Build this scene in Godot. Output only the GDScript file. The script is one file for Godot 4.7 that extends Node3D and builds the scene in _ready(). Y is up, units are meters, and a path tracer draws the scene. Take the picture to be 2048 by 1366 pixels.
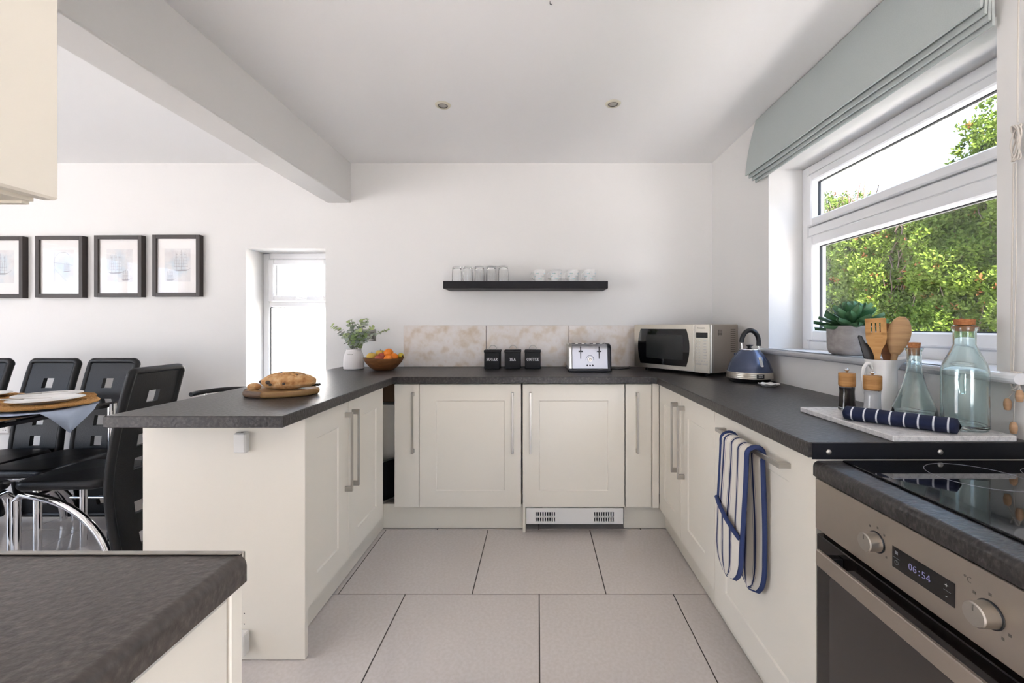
extends Node3D
# A white U-shaped kitchen with a peninsula, a dining room beside it and a garden hedge outside the window.
# World: x right, y up, the camera at x = z = 0 looking along -z. Metres.

const EYE := 1.2      # height of the lens
const F := 850.0      # focal length in pixels of a 2048 x 1366 frame
const VX := 1076.0    # vanishing point of the room's depth lines
const VY := 652.0

var M := {}
var taken := {}

# ---------------------------------------------------------------- mesh builder
class MB:
	var v := PackedVector3Array()
	var n := PackedVector3Array()
	var u := PackedVector2Array()
	var c := PackedColorArray()
	var col := Color.WHITE
	var xf := Transform3D()

	func put(p: Vector3, nn: Vector3, uv: Vector2) -> void:
		v.append(xf * p)
		n.append((xf.basis * nn).normalized())
		u.append(uv)
		c.append(col)

	# a flat convex polygon whose front looks along «out»
	func poly(p: Array, out: Vector3, uv: Array = []) -> void:
		var nn := Vector3.ZERO
		for i in p.size():
			var a: Vector3 = p[i]
			var b: Vector3 = p[(i + 1) % p.size()]
			nn += a.cross(b)
		nn = nn.normalized()
		var flip := nn.dot(out) < 0.0
		if flip:
			nn = -nn
		for i in range(1, p.size() - 1):
			var ids := [0, i, i + 1] if flip else [0, i + 1, i]
			for k in ids:
				put(p[k], nn, uv[k] if uv else Vector2.ZERO)

	func box(at: Vector3, size: Vector3, bevel := 0.0) -> MB:
		var h := size * 0.5
		var b := minf(bevel, minf(h.x, minf(h.y, h.z)) * 0.95)
		var corner := func(s: Vector3, axis: int) -> Vector3:
			var q := Vector3(s.x * (h.x - b), s.y * (h.y - b), s.z * (h.z - b))
			q[axis] = s[axis] * h[axis]
			return at + q
		for a in 3:
			var e := (a + 1) % 3
			var g := (a + 2) % 3
			for s in [-1.0, 1.0]:
				var ring := []
				for w in [[-1.0, -1.0], [1.0, -1.0], [1.0, 1.0], [-1.0, 1.0]]:
					var q := Vector3.ZERO
					q[a] = s
					q[e] = w[0]
					q[g] = w[1]
					ring.append(corner.call(q, a))
				var o := Vector3.ZERO
				o[a] = s
				poly(ring, o, [Vector2(0, 1), Vector2(1, 1), Vector2(1, 0), Vector2(0, 0)])
			if b > 0.0:
				for s in [-1.0, 1.0]:
					for t in [-1.0, 1.0]:
						var q0 := Vector3.ZERO
						q0[a] = s
						q0[e] = t
						q0[g] = -1.0
						var q1 := q0
						q1[g] = 1.0
						var o2 := Vector3.ZERO
						o2[a] = s
						o2[e] = t
						poly([corner.call(q0, a), corner.call(q1, a), corner.call(q1, e), corner.call(q0, e)], o2)
		if b > 0.0:
			for sx in [-1.0, 1.0]:
				for sy in [-1.0, 1.0]:
					for sz in [-1.0, 1.0]:
						var s3 := Vector3(sx, sy, sz)
						poly([corner.call(s3, 0), corner.call(s3, 1), corner.call(s3, 2)], s3)
		return self

	func span(lo: Vector3, hi: Vector3, bevel := 0.0) -> MB:
		var a := lo.min(hi)
		var b := lo.max(hi)
		return box((a + b) * 0.5, b - a, bevel)

	# a smooth sheet through rows of points; its front is (along a row) x (from row to row)
	func grid(r: Array, round_u := false, flip := false, us := 1.0, vs := 1.0, round_v := false) -> MB:
		var ni := r.size()
		var nj: int = r[0].size()
		var nn := []
		for i in ni:
			var line := PackedVector3Array()
			line.resize(nj)
			for j in nj:
				var ja := (j - 1 + nj) % nj if round_u else maxi(j - 1, 0)
				var jb := (j + 1) % nj if round_u else mini(j + 1, nj - 1)
				var ia := (i - 1 + ni) % ni if round_v else maxi(i - 1, 0)
				var ib := (i + 1) % ni if round_v else mini(i + 1, ni - 1)
				var du: Vector3 = r[i][jb] - r[i][ja]
				if du.length_squared() < 1e-14:
					var k := ib if ia == i else ia
					if i > 0 and i < ni - 1:
						k = ib
					du = r[k][jb] - r[k][ja]
				var dv: Vector3 = r[ib][j] - r[ia][j]
				var w := du.cross(dv)
				line[j] = w.normalized() * (-1.0 if flip else 1.0)
			nn.append(line)
		for i in (ni if round_v else ni - 1):
			var i2 := (i + 1) % ni
			for j in (nj if round_u else nj - 1):
				var j2 := (j + 1) % nj
				var u0 := float(j) / (nj if round_u else nj - 1) * us
				var u1 := float(j + 1) / (nj if round_u else nj - 1) * us
				var v0 := float(i) / (ni if round_v else ni - 1) * vs
				var v1 := float(i + 1) / (ni if round_v else ni - 1) * vs
				var q := [[i, j, u0, v0], [i, j2, u1, v0], [i2, j2, u1, v1], [i2, j, u0, v1]]
				for k in ([0, 1, 2, 0, 2, 3] if flip else [0, 2, 1, 0, 3, 2]):
					var w: Array = q[k]
					put(r[w[0]][w[1]], nn[w[0]][w[1]], Vector2(w[2], w[3]))
		return self

	# profile of (radius, height), bottom to top along the outside; a point given twice makes a sharp ring
	func lathe(p: Array, at := Vector3.ZERO, seg := 32, us := 1.0) -> MB:
		var piece := []
		for i in p.size() + 1:
			var last := i == p.size()
			if last or (i > 0 and p[i].is_equal_approx(p[i - 1])):
				if piece.size() > 1:
					grid(piece, true, false, us)
				piece = []
			if last:
				break
			var ring := PackedVector3Array()
			for k in seg:
				var t := TAU * k / seg
				ring.append(at + Vector3(p[i].x * cos(t), p[i].y, -p[i].x * sin(t)))
			piece.append(ring)
		return self

	func tube(p: Array, rad, seg := 10, caps := true, loop := false) -> MB:
		var rows := []
		var nrm := Vector3.ZERO
		for i in p.size():
			var a: Vector3 = p[(i - 1 + p.size()) % p.size()] if loop else p[maxi(i - 1, 0)]
			var b: Vector3 = p[(i + 1) % p.size()] if loop else p[mini(i + 1, p.size() - 1)]
			var t := (b - a).normalized()
			if nrm == Vector3.ZERO:
				nrm = t.cross(Vector3.UP if absf(t.y) < 0.9 else Vector3.RIGHT).normalized()
			else:
				nrm = (nrm - t * nrm.dot(t)).normalized()
			var bi := t.cross(nrm)
			var rr: float = rad[i] if rad is Array else rad
			var ring := PackedVector3Array()
			for k in seg:
				var w := TAU * k / seg
				ring.append(p[i] + (nrm * cos(w) + bi * sin(w)) * rr)
			rows.append(ring)
		grid(rows, true, false, 1.0, 1.0, loop)
		if caps and not loop:
			poly(Array(rows[0]), p[0] - p[1])
			poly(Array(rows[-1]), p[-1] - p[-2])
		return self

	# a 2D outline (may be concave) at o + x*ax + y*ay, pushed along d
	func extrude(pts: PackedVector2Array, o: Vector3, ax: Vector3, ay: Vector3, d: Vector3, bevel := 0.0, uvs := Vector2.ONE, soft := false) -> MB:
		var p := pts
		if Geometry2D.is_polygon_clockwise(p):
			p = p.duplicate()
			p.reverse()
		var inner := p
		if bevel > 0.0:
			inner = PackedVector2Array()
			for i in p.size():
				var a := (p[i] - p[(i - 1 + p.size()) % p.size()]).normalized()
				var b := (p[(i + 1) % p.size()] - p[i]).normalized()
				var na := Vector2(-a.y, a.x)
				var nb := Vector2(-b.y, b.x)
				var m := (na + nb).normalized()
				inner.append(p[i] + m * (bevel / maxf(0.4, m.dot(na))))
		var ids := Geometry2D.triangulate_polygon(inner)
		var dd := d.normalized() * bevel
		for k in range(0, ids.size(), 3):
			var t := []
			var w := []
			for e in 3:
				var q := inner[ids[k + e]]
				t.append(o + ax * q.x + ay * q.y)
				w.append(q * uvs)
			poly(t, -d, w)
			poly([t[0] + d, t[1] + d, t[2] + d], d, w)
		for i in p.size():
			var j := (i + 1) % p.size()
			var e := p[j] - p[i]
			var out := ax * e.y - ay * e.x
			var a := o + ax * p[i].x + ay * p[i].y
			var b := o + ax * p[j].x + ay * p[j].y
			var ai := o + ax * inner[i].x + ay * inner[i].y
			var bi := o + ax * inner[j].x + ay * inner[j].y
			if soft:
				var pe := p[i] - p[(i - 1 + p.size()) % p.size()]
				var ne := p[(j + 1) % p.size()] - p[j]
				var n0 := out
				var n1 := out
				if pe.normalized().dot(e.normalized()) > 0.7:
					n0 = (ax * pe.y - ay * pe.x) * pe.length() + out * e.length()
				if ne.normalized().dot(e.normalized()) > 0.7:
					n1 = (ax * ne.y - ay * ne.x) * ne.length() + out * e.length()
				var quad := [[a + dd, n0], [b + dd, n1], [b + d - dd, n1], [a + d - dd, n0]]
				var cr: Vector3 = (quad[1][0] - quad[0][0]).cross(quad[2][0] - quad[0][0])
				for k in ([0, 2, 1, 0, 3, 2] if cr.dot(out) > 0.0 else [0, 1, 2, 0, 2, 3]):
					put(quad[k][0], quad[k][1].normalized(), Vector2.ZERO)
			else:
				poly([a + dd, b + dd, b + d - dd, a + d - dd], out)
			if bevel > 0.0:
				poly([ai, bi, b + dd, a + dd], out.normalized() - d.normalized())
				poly([ai + d, bi + d, b + d - dd, a + d - dd], out.normalized() + d.normalized())
		return self

	func ball(at: Vector3, r: Vector3, seg := 16, rings := 10) -> MB:
		var rows := []
		for i in rings + 1:
			var a := -PI / 2 + PI * i / rings
			var ring := PackedVector3Array()
			for k in seg:
				var t := TAU * k / seg
				ring.append(at + Vector3(r.x * cos(a) * cos(t), r.y * sin(a), -r.z * cos(a) * sin(t)))
			rows.append(ring)
		return grid(rows, true)

	func mesh(colored := false) -> ArrayMesh:
		var a := []
		a.resize(Mesh.ARRAY_MAX)
		a[Mesh.ARRAY_VERTEX] = v
		a[Mesh.ARRAY_NORMAL] = n
		a[Mesh.ARRAY_TEX_UV] = u
		if colored:
			a[Mesh.ARRAY_COLOR] = c
		var m := ArrayMesh.new()
		m.add_surface_from_arrays(Mesh.PRIMITIVE_TRIANGLES, a)
		return m

# ---------------------------------------------------------------- naming
func numbered(called: String) -> String:
	taken[called] = taken.get(called, -1) + 1
	return called if taken[called] == 0 else "%s_%03d" % [called, taken[called]]

func tag(o: Node3D, label: String, category: String, group := "") -> Node3D:
	o.set_meta("label", label)
	o.set_meta("category", category)
	if group:
		o.set_meta("group", group)
	return o

func thing(called: String, label: String, category: String, at := Vector3.ZERO, turn := 0.0, group := "") -> Node3D:
	var o := Node3D.new()
	o.name = numbered(called)
	add_child(o)
	o.position = at
	o.rotation.y = turn
	return tag(o, label, category, group)

func part(called: String, mb: MB, mat: Material, parent: Node3D, colored := false) -> MeshInstance3D:
	var o := MeshInstance3D.new()
	o.name = called
	o.mesh = mb.mesh(colored)
	o.material_override = mat
	parent.add_child(o, true)
	return o

func solo(called: String, mb: MB, mat: Material, label: String, category: String, group := "", colored := false) -> MeshInstance3D:
	var o := part(numbered(called), mb, mat, self, colored)
	tag(o, label, category, group)
	return o

func struct(called: String, mb: MB, mat: Material, label := "") -> MeshInstance3D:
	var o := part(called, mb, mat, self)
	o.set_meta("kind", "structure")
	if label:
		o.set_meta("label", label)
	return o

func copy(o: Node3D, at: Vector3, turn: float, label := "") -> Node3D:
	var d: Node3D = o.duplicate()
	d.name = numbered(String(o.name).rstrip("0123456789_"))
	add_child(d)
	d.position = at
	d.rotation.y = turn
	if label:
		d.set_meta("label", label)
	return d

# pixel of the photograph at a depth in metres
func W(px: float, py: float, depth: float) -> Vector3:
	return Vector3((px - VX) / F * depth, EYE - (py - VY) / F * depth, -depth)

func V(x: float, y: float, z: float) -> Vector3:
	return Vector3(x, y, z)

func rounded(w: float, h: float, r: float, seg := 5) -> PackedVector2Array:
	var p := PackedVector2Array()
	for k in 4:
		var cx := (w / 2 - r) * (1 if k == 0 or k == 3 else -1)
		var cy := (h / 2 - r) * (1 if k < 2 else -1)
		for i in seg + 1:
			var t := PI / 2 * (k + float(i) / seg)
			p.append(Vector2(cx + r * cos(t), cy + r * sin(t)))
	return p

# ---------------------------------------------------------------- materials
func mat(called: String, color: Color, rough := 0.6, metal := 0.0, spec := 0.5) -> StandardMaterial3D:
	var m := StandardMaterial3D.new()
	m.resource_name = called
	m.albedo_color = color
	m.roughness = rough
	m.metallic = metal
	m.metallic_specular = spec
	M[called] = m
	return m

func noise(seed_: int, freq: float, oct := 4, kind := FastNoiseLite.TYPE_SIMPLEX_SMOOTH) -> FastNoiseLite:
	var f := FastNoiseLite.new()
	f.seed = seed_
	f.frequency = freq
	f.noise_type = kind
	f.fractal_octaves = oct
	return f

func ntex(seed_: int, freq: float, oct: int, stops: Array, size := 512) -> NoiseTexture2D:
	var t := NoiseTexture2D.new()
	t.width = size
	t.height = size
	t.seamless = true
	t.noise = noise(seed_, freq, oct)
	var g := Gradient.new()
	var off := PackedFloat32Array()
	var cols := PackedColorArray()
	for s in stops:
		off.append(s[0])
		cols.append(s[1])
	g.offsets = off
	g.colors = cols
	t.color_ramp = g
	return t

func bump(m: StandardMaterial3D, tex: Texture2D, depth_cm: float) -> void:
	m.heightmap_enabled = true
	m.heightmap_texture = tex
	m.heightmap_scale = depth_cm

func tri(m: StandardMaterial3D, s: Vector3, world := true) -> StandardMaterial3D:
	m.uv1_triplanar = true
	m.uv1_world_triplanar = world
	m.uv1_scale = s
	return m

func grey(x: float) -> Color:
	return Color(x, x, x)

# stretched wood grain drawn into an image: rings along u
func wood_tex(seed_: int, a: Color, b: Color, stretch := 14.0, size := 256) -> ImageTexture:
	var f := noise(seed_, 0.03, 4)
	var g := noise(seed_ + 5, 0.12, 2)
	var im := Image.create(size, size, false, Image.FORMAT_RGB8)
	for y in size:
		for x in size:
			var t := 0.5 + 0.5 * sin(y * 0.22 + 5.0 * f.get_noise_2d(x / stretch * 2.0, y * 0.6))
			t = clampf(t * 0.6 + 0.3 + 0.5 * g.get_noise_2d(x / stretch, y * 1.5), 0.0, 1.0)
			im.set_pixel(x, y, a.lerp(b, t))
	return ImageTexture.create_from_image(im)

func glass(called: String, color: Color, refract := true) -> StandardMaterial3D:
	var m := mat(called, Color(color.r, color.g, color.b, 0.0 if refract else 0.03), 0.0)
	if refract:
		m.refraction_enabled = true
		m.refraction_scale = 0.05
	m.transparency = BaseMaterial3D.TRANSPARENCY_ALPHA
	return m

func materials() -> void:
	var t: Texture2D
	var m := mat("wall_paint", Color("e7e5e2"), 0.75)
	tri(m, V(1.5, 1.5, 1.5))
	bump(m, ntex(3, 0.05, 4, [[0.0, grey(0)], [1.0, grey(1)]], 256), 0.03)
	mat("ceiling_paint", Color("f8f7f6"), 0.85)
	mat("render_white", Color("f2efe8"), 0.9)
	m = mat("cabinet", Color("f1eadc"), 0.38)
	mat("cabinet_edge", Color("ece5d6"), 0.45)
	m = mat("worktop", Color.WHITE, 0.36, 0.0, 0.5)
	m.albedo_texture = ntex(11, 0.02, 5, [[0.0, Color("1b1919")], [0.45, Color("292625")], [0.62, Color("35312f")], [0.8, Color("433f3d")], [1.0, Color("524d4a")]], 1024)
	tri(m, V(2.6, 2.6, 5.5))
	bump(m, ntex(12, 0.04, 5, [[0.0, grey(0)], [1.0, grey(1)]], 512), 0.09)
	m = mat("worktop_sheen", Color.WHITE, 0.33, 0.0, 0.5)  # lighter copy of the worktop: foreground sheen put into the colour
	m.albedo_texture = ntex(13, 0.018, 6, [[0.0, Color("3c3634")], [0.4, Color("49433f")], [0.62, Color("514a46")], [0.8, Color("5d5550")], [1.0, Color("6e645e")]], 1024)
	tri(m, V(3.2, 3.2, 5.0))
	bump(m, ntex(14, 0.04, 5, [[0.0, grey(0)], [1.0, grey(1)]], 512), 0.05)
	m = mat("tile", Color.WHITE, 0.04, 0.0, 0.5)
	m.albedo_texture = ntex(21, 0.05, 6, [[0.0, Color("d5cbc4")], [0.35, Color("d9d0c9")], [0.6, Color("dcd3cd")], [1.0, Color("e1d9d3")]], 1024)
	tri(m, V(1.1, 1.1, 1.1))
	mat("grout", Color("4b443c"), 0.9)
	m = mat("travertine", Color.WHITE, 0.35)
	m.albedo_texture = ntex(31, 0.006, 7, [[0.0, Color("cbb79f")], [0.28, Color("d6c8b9")], [0.5, Color("e0d7cf")], [0.72, Color("e4ddd8")], [1.0, Color("d9cbbf")]], 1024)
	tri(m, V(1.3, 1.3, 1.3))
	mat("steel", Color("bdb9b2"), 0.3, 1.0)
	mat("handle_steel", Color("b9b6b0"), 0.32, 1.0)
	m = mat("brushed", Color("c9c2b4"), 0.34, 1.0)
	m = mat("oven_steel", Color("b3aaa0"), 0.36, 1.0)
	mat("chrome", Color("dfdfe0"), 0.06, 1.0)
	mat("dark_metal", Color("232328"), 0.4, 0.6)
	m = mat("black_leather", Color("111113"), 0.42, 0.0, 0.4)
	bump(tri(m, V(4, 4, 4), false), ntex(41, 0.12, 3, [[0.0, grey(0)], [1.0, grey(1)]], 256), 0.05)
	mat("frame_wood", Color("3a3330"), 0.5)
	mat("shelf_black", Color("161519"), 0.5, 0.0, 0.35)
	mat("tin_black", Color("0c0c0e"), 0.42, 0.0, 0.35)
	mat("letter_white", Color("ececea"), 0.6)
	mat("upvc", Color("f1f1f2"), 0.25)
	mat("gasket", Color("26282c"), 0.6)
	mat("plastic_white", Color("efece6"), 0.4)
	mat("plastic_black", Color("131315"), 0.3)
	mat("hole_black", Color("0a0a0b"), 0.8)
	mat("black_glass", Color("0b0b0d"), 0.03, 0.0, 0.55)
	mat("oven_glass", Color("171413"), 0.07, 0.0, 0.5)
	mat("oven_mesh", Color("3b3532"), 0.3)
	mat("oven_dark", Color("14110f"), 0.3)
	mat("chipboard", Color("5d4733"), 0.8)
	mat("ceramic", Color("efedea"), 0.25)
	mat("ceramic_matt", Color("e7e2df"), 0.6)
	glass("pane", Color.WHITE, false)
	glass("clear_glass", Color(0.997, 0.998, 0.997))
	glass("thin_glass", Color.WHITE, false).albedo_color.a = 0.17
	glass("aqua_glass", Color(0.948, 0.996, 0.992))
	m = mat("concrete", Color.WHITE, 0.8)
	m.albedo_texture = ntex(51, 0.03, 5, [[0.0, Color("8b8683")], [0.6, Color("a09a97")], [1.0, Color("b0aaa6")]], 256)
	tri(m, V(4, 4, 4), false)
	m = mat("cork", Color.WHITE, 0.9)
	m.albedo_texture = ntex(52, 0.08, 4, [[0.0, Color("7a4a2c")], [0.4, Color("a96c42")], [1.0, Color("c08355")]], 256)
	tri(m, V(9, 9, 9), false)
	for w in [["bamboo", "c99a60", "b98548", 61], ["oak", "bb8a50", "9f6f3a", 62], ["beech", "c8a274", "a9835a", 63], ["teak", "8b5a34", "6d4326", 64], ["bowl_wood", "8a5c33", "6a4222", 65], ["board_wood", "b9935f", "8f6a40", 66], ["bark_wood", "4a3426", "75583c", 67], ["bead_wood", "d3ab86", "c39a74", 68]]:
		m = mat(w[0], Color.WHITE, 0.55)
		m.albedo_texture = wood_tex(w[3], Color(w[1]), Color(w[2]))
		tri(m, V(5, 5, 5), false)
	m = mat("bread", Color.WHITE, 0.8)
	m.albedo_texture = ntex(71, 0.025, 5, [[0.0, Color("8e5a30")], [0.35, Color("c08a52")], [0.6, Color("d3a570")], [1.0, Color("e8c9a0")]], 256)
	tri(m, V(5, 5, 5), false)
	bump(m, ntex(72, 0.06, 4, [[0.0, grey(0)], [1.0, grey(1)]], 256), 0.25)
	mat("olive", Color("4a3b30"), 0.4)
	mat("bread_pale", Color("e6d3b3"), 0.85)
	m = mat("blind", Color.WHITE, 0.95)
	m.albedo_texture = ntex(81, 0.2, 3, [[0.0, Color("aeb5b3")], [1.0, Color("bcc3c1")]], 256)
	tri(m, V(6, 6, 6), false)
	m.backlight_enabled = true
	m.backlight = Color(0.25, 0.28, 0.28)
	m = mat("marble", Color.WHITE, 0.25)
	m.albedo_texture = ntex(82, 0.02, 5, [[0.0, Color("b5b3b3")], [0.42, Color("e4e2e0")], [0.5, Color("cfcccb")], [0.58, Color("e8e6e4")], [1.0, Color("dedbd8")]], 512)
	tri(m, V(4, 4, 4))
	m = mat("woven", Color.WHITE, 0.85)
	m.albedo_texture = ntex(83, 0.12, 3, [[0.0, Color("8d5f2c")], [0.4, Color("bd8645")], [0.7, Color("d3a362")], [1.0, Color("e2bd84")]], 256)
	tri(m, V(8, 8, 8), false)
	bump(m, ntex(84, 0.15, 2, [[0.0, grey(0)], [1.0, grey(1)]], 256), 0.4)
	mat("napkin", Color("a9b5c9"), 0.95)
	mat("linen_white", Color("e9e6e0"), 0.9)
	mat("rope", Color("d9d2c8"), 0.95)
	mat("kettle_blue", Color("4c556c"), 0.24, 0.5)
	mat("leaf_succulent", Color.WHITE, 0.45).vertex_color_use_as_albedo = true
	m = mat("leaf_vertex", Color.WHITE, 0.7, 0.0, 0.25)
	m.vertex_color_use_as_albedo = true
	m.backlight_enabled = true
	m.backlight = Color(0.45, 0.45, 0.3)
	mat("stem", Color("6b6a4f"), 0.8)
	mat("twig", Color("4a3a30"), 0.9)
	mat("binding", Color("2f3c66"), 0.9)
	m = mat("grass", Color("4a5a34"), 1.0, 0.0, 0.2)
	mat("paving", Color("cfcdca"), 0.9)
	mat("display_text", Color("77739a"), 0.5)
	M.display_text.emission_enabled = true
	M.display_text.emission = Color("8f8ac0")
	M.display_text.emission_energy_multiplier = 0.16
	mat("print_grey", Color("6b665e"), 0.6)
	mat("orange", Color("e8801c"), 0.5)
	mat("apple_red", Color("b5523a"), 0.35)
	mat("apple_yellow", Color("d8b24c"), 0.35)
	mat("banana", Color("d6be3a"), 0.5)
	mat("pepper", Color("2b1f1a"), 0.9)
	mat("salt", Color("e9e9ea"), 0.9)
	mat("rim_beige", Color("d8d3c0"), 0.4)
	mat("lens_grey", Color("b9b3ab"), 0.25)
	mat("ring_print", Color("8a8a90"), 0.3)

# ---------------------------------------------------------------- start
func _ready() -> void:
	var cam := Camera3D.new()
	cam.name = "camera"
	cam.projection = Camera3D.PROJECTION_FRUSTUM
	cam.near = 0.05
	cam.far = 200.0
	cam.size = 1366.0 / F * cam.near
	cam.frustum_offset = Vector2((1024.0 - VX) / F, (VY - 683.0) / F) * cam.near
	cam.position = V(0, EYE, 0)
	add_child(cam)
	cam.current = true

	var env := Environment.new()
	env.tonemap_mode = Environment.TONE_MAPPER_LINEAR
	env.tonemap_exposure = 1.8
	env.background_mode = Environment.BG_SKY
	var sky := ProceduralSkyMaterial.new()
	sky.sky_top_color = Color(0.74, 0.85, 1.0)
	sky.sky_horizon_color = Color(0.89, 0.935, 1.0)
	sky.ground_horizon_color = Color(0.72, 0.73, 0.75)
	sky.ground_bottom_color = Color(0.5, 0.5, 0.45)
	sky.sun_angle_max = 1.0
	env.sky = Sky.new()
	env.sky.sky_material = sky
	env.background_energy_multiplier = 3.5
	env.sdfgi_enabled = true
	env.ssao_enabled = true
	env.ssil_enabled = true
	var we := WorldEnvironment.new()
	we.name = "environment"
	we.environment = env
	add_child(we)

	var sun := DirectionalLight3D.new()
	sun.name = "sun"
	sun.light_color = Color(1.0, 0.965, 0.94)
	sun.light_energy = 10.5
	sun.light_angular_distance = 0.6
	sun.shadow_enabled = true
	add_child(sun)
	sun.look_at_from_position(V(-0.12, 1.3, 0.95) * 10.0, Vector3.ZERO)

	materials()
	room()
	windows()
	garden()
	cabinets()
	worktops()
	cooker()
	dining()
	on_back_counter()
	on_shelf()
	on_right_counter()
	at_window()
	on_peninsula()
	small_fixtures()

# ---------------------------------------------------------------- the room
const CEIL := 2.362
const BACK := -3.03
const RIGHT := 1.24
const LEFT := -5.6
const FRONT := 2.2

func wall_x(m: MB, x0: float, x1: float, z0: float, z1: float, holes: Array) -> void:
	# a wall whose faces look along x; holes are [za, zb, ya, yb], sorted by z
	var at := z0
	for h in holes:
		m.span(V(x0, 0, at), V(x1, CEIL, h[0]))
		if h[2] > 0.0:
			m.span(V(x0, 0, h[0]), V(x1, h[2], h[1]))
		m.span(V(x0, h[3], h[0]), V(x1, CEIL, h[1]))
		at = h[1]
	m.span(V(x0, 0, at), V(x1, CEIL, z1))

func wall_z(m: MB, z0: float, z1: float, x0: float, x1: float, holes: Array) -> void:
	var at := x0
	for h in holes:
		m.span(V(at, 0, z0), V(h[0], CEIL, z1))
		if h[2] > 0.0:
			m.span(V(h[0], 0, z0), V(h[1], h[2], z1))
		m.span(V(h[0], h[3], z0), V(h[1], CEIL, z1))
		at = h[1]
	m.span(V(at, 0, z0), V(x1, CEIL, z1))

func room() -> void:
	var m := MB.new()
	wall_z(m, BACK - 0.3, BACK, LEFT - 0.25, RIGHT + 0.28, [[-2.082, -1.515, 0.70, 1.7525]])
	struct("wall_back", m, M.wall_paint)
	m = MB.new()
	wall_x(m, RIGHT, RIGHT + 0.28, BACK, FRONT, [[-2.284, -1.149, 1.055, 2.037], [-0.35, 0.65, 1.08, 1.9]])
	struct("wall_right", m, M.wall_paint)
	m = MB.new()
	wall_x(m, LEFT - 0.25, LEFT, BACK, FRONT, [[-1.2, 0.9, 0.0, 2.15]])
	struct("wall_left", m, M.wall_paint)
	m = MB.new()
	wall_z(m, FRONT, FRONT + 0.25, LEFT - 0.25, RIGHT + 0.28, [[-4.9, -4.0, 0.0, 2.15], [0.0, 1.0, 0.0, 2.15]])
	struct("wall_front", m, M.wall_paint)
	struct("wall_inner", MB.new().span(V(-1.12, 0, -0.545), V(-0.985, CEIL, 0.75)), M.wall_paint)
	struct("ceiling", MB.new().span(V(LEFT - 0.25, CEIL, BACK - 0.3), V(RIGHT + 0.28, CEIL + 0.25, FRONT + 0.25)), M.ceiling_paint)
	# the boxed-in beam between kitchen and dining room, its kitchen edge rounded
	var p := PackedVector2Array([Vector2(-1.498, CEIL), Vector2(-1.498, 2.077)])
	for i in 6:
		var t := PI / 2 * i / 5.0
		p.append(Vector2(-1.343 + 0.008 * sin(t), 2.085 - 0.008 * cos(t)))
	p.append(Vector2(-1.335, CEIL))
	struct("trim_1", MB.new().extrude(p, V(0, 0, BACK), Vector3.RIGHT, Vector3.UP, V(0, 0, FRONT - BACK), 0.0, Vector2.ONE, true), M.wall_paint, "white boxed-in ceiling beam between kitchen and dining room")
	# floor: a dark bed with polished tiles on it, in brick bond
	var fl := struct("floor", MB.new().span(V(LEFT - 0.25, -0.2, BACK - 0.3), V(RIGHT + 0.28, -0.0025, FRONT + 0.25)), M.grout)
	var shapes := {}
	var row := 0
	var zz := -3.103
	while zz < FRONT:
		var x0 := 0.0056 - 0.6 * 10 + (0.2995 if row % 2 == 1 else 0.0)
		for k in 13:
			var xa := maxf(x0 + 0.6 * k, LEFT)
			var xb := minf(x0 + 0.6 * (k + 1), RIGHT)
			var za := maxf(zz, BACK)
			var zb := minf(zz + 0.6, FRONT)
			if xb - xa < 0.02 or zb - za < 0.02:
				continue
			var size := V(xb - xa - 0.0045, 0.0125, zb - za - 0.0045).snapped(V(0.0005, 0.0005, 0.0005))
			if not shapes.has(size):
				shapes[size] = MB.new().box(Vector3.ZERO, size, 0.0012).mesh()
			var o := MeshInstance3D.new()
			o.name = "tile"
			o.mesh = shapes[size]
			o.material_override = M.tile
			fl.add_child(o, true)
			o.position = V((xa + xb) / 2, -0.00625, (za + zb) / 2)
		zz += 0.6
		row += 1
	# splashback tiles above the back worktop
	var back := get_node("wall_back")
	for k in 3:
		var xa := -0.956 + 0.588 * k
		part("splashback_tile", MB.new().span(V(xa + 0.001, 0.911, BACK), V(xa + 0.586, 1.204, BACK + 0.01), 0.0015), M.travertine, back)
	part("grout_line", MB.new().span(V(-0.954, 0.911, BACK), V(0.80, 1.202, BACK + 0.007)), M.grout, back)

# ---------------------------------------------------------------- windows
# a upvc bar with soft edges
func bar(parent: Node3D, called: String, lo: Vector3, hi: Vector3, b := 0.006) -> void:
	part(called, MB.new().span(lo, hi, b), M.upvc, parent)

func win(called: String, label: String) -> Node3D:
	var o := Node3D.new()
	o.name = called
	add_child(o)
	o.set_meta("kind", "structure")
	o.set_meta("label", label)
	return o

func pane_z(w: Node3D, x0: float, x1: float, y0: float, y1: float, z: float) -> void:
	var m := MB.new()
	m.poly([V(x0, y0, z), V(x1, y0, z), V(x1, y1, z), V(x0, y1, z)], Vector3.BACK)
	part("pane", m, M.pane, w)

func pane_x(w: Node3D, z0: float, z1: float, y0: float, y1: float, x: float) -> void:
	var m := MB.new()
	m.poly([V(x, y0, z0), V(x, y0, z1), V(x, y1, z1), V(x, y1, z0)], Vector3.LEFT)
	part("pane", m, M.pane, w)

func frame_z(w: Node3D, called: String, x0: float, x1: float, y0: float, y1: float, t: float, z0: float, z1: float) -> void:
	bar(w, called, V(x0, y0, z0), V(x0 + t, y1, z1))
	bar(w, called, V(x1 - t, y0, z0), V(x1, y1, z1))
	bar(w, called, V(x0 + t, y0, z0), V(x1 - t, y0 + t, z1))
	bar(w, called, V(x0 + t, y1 - t, z0), V(x1 - t, y1, z1))

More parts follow.
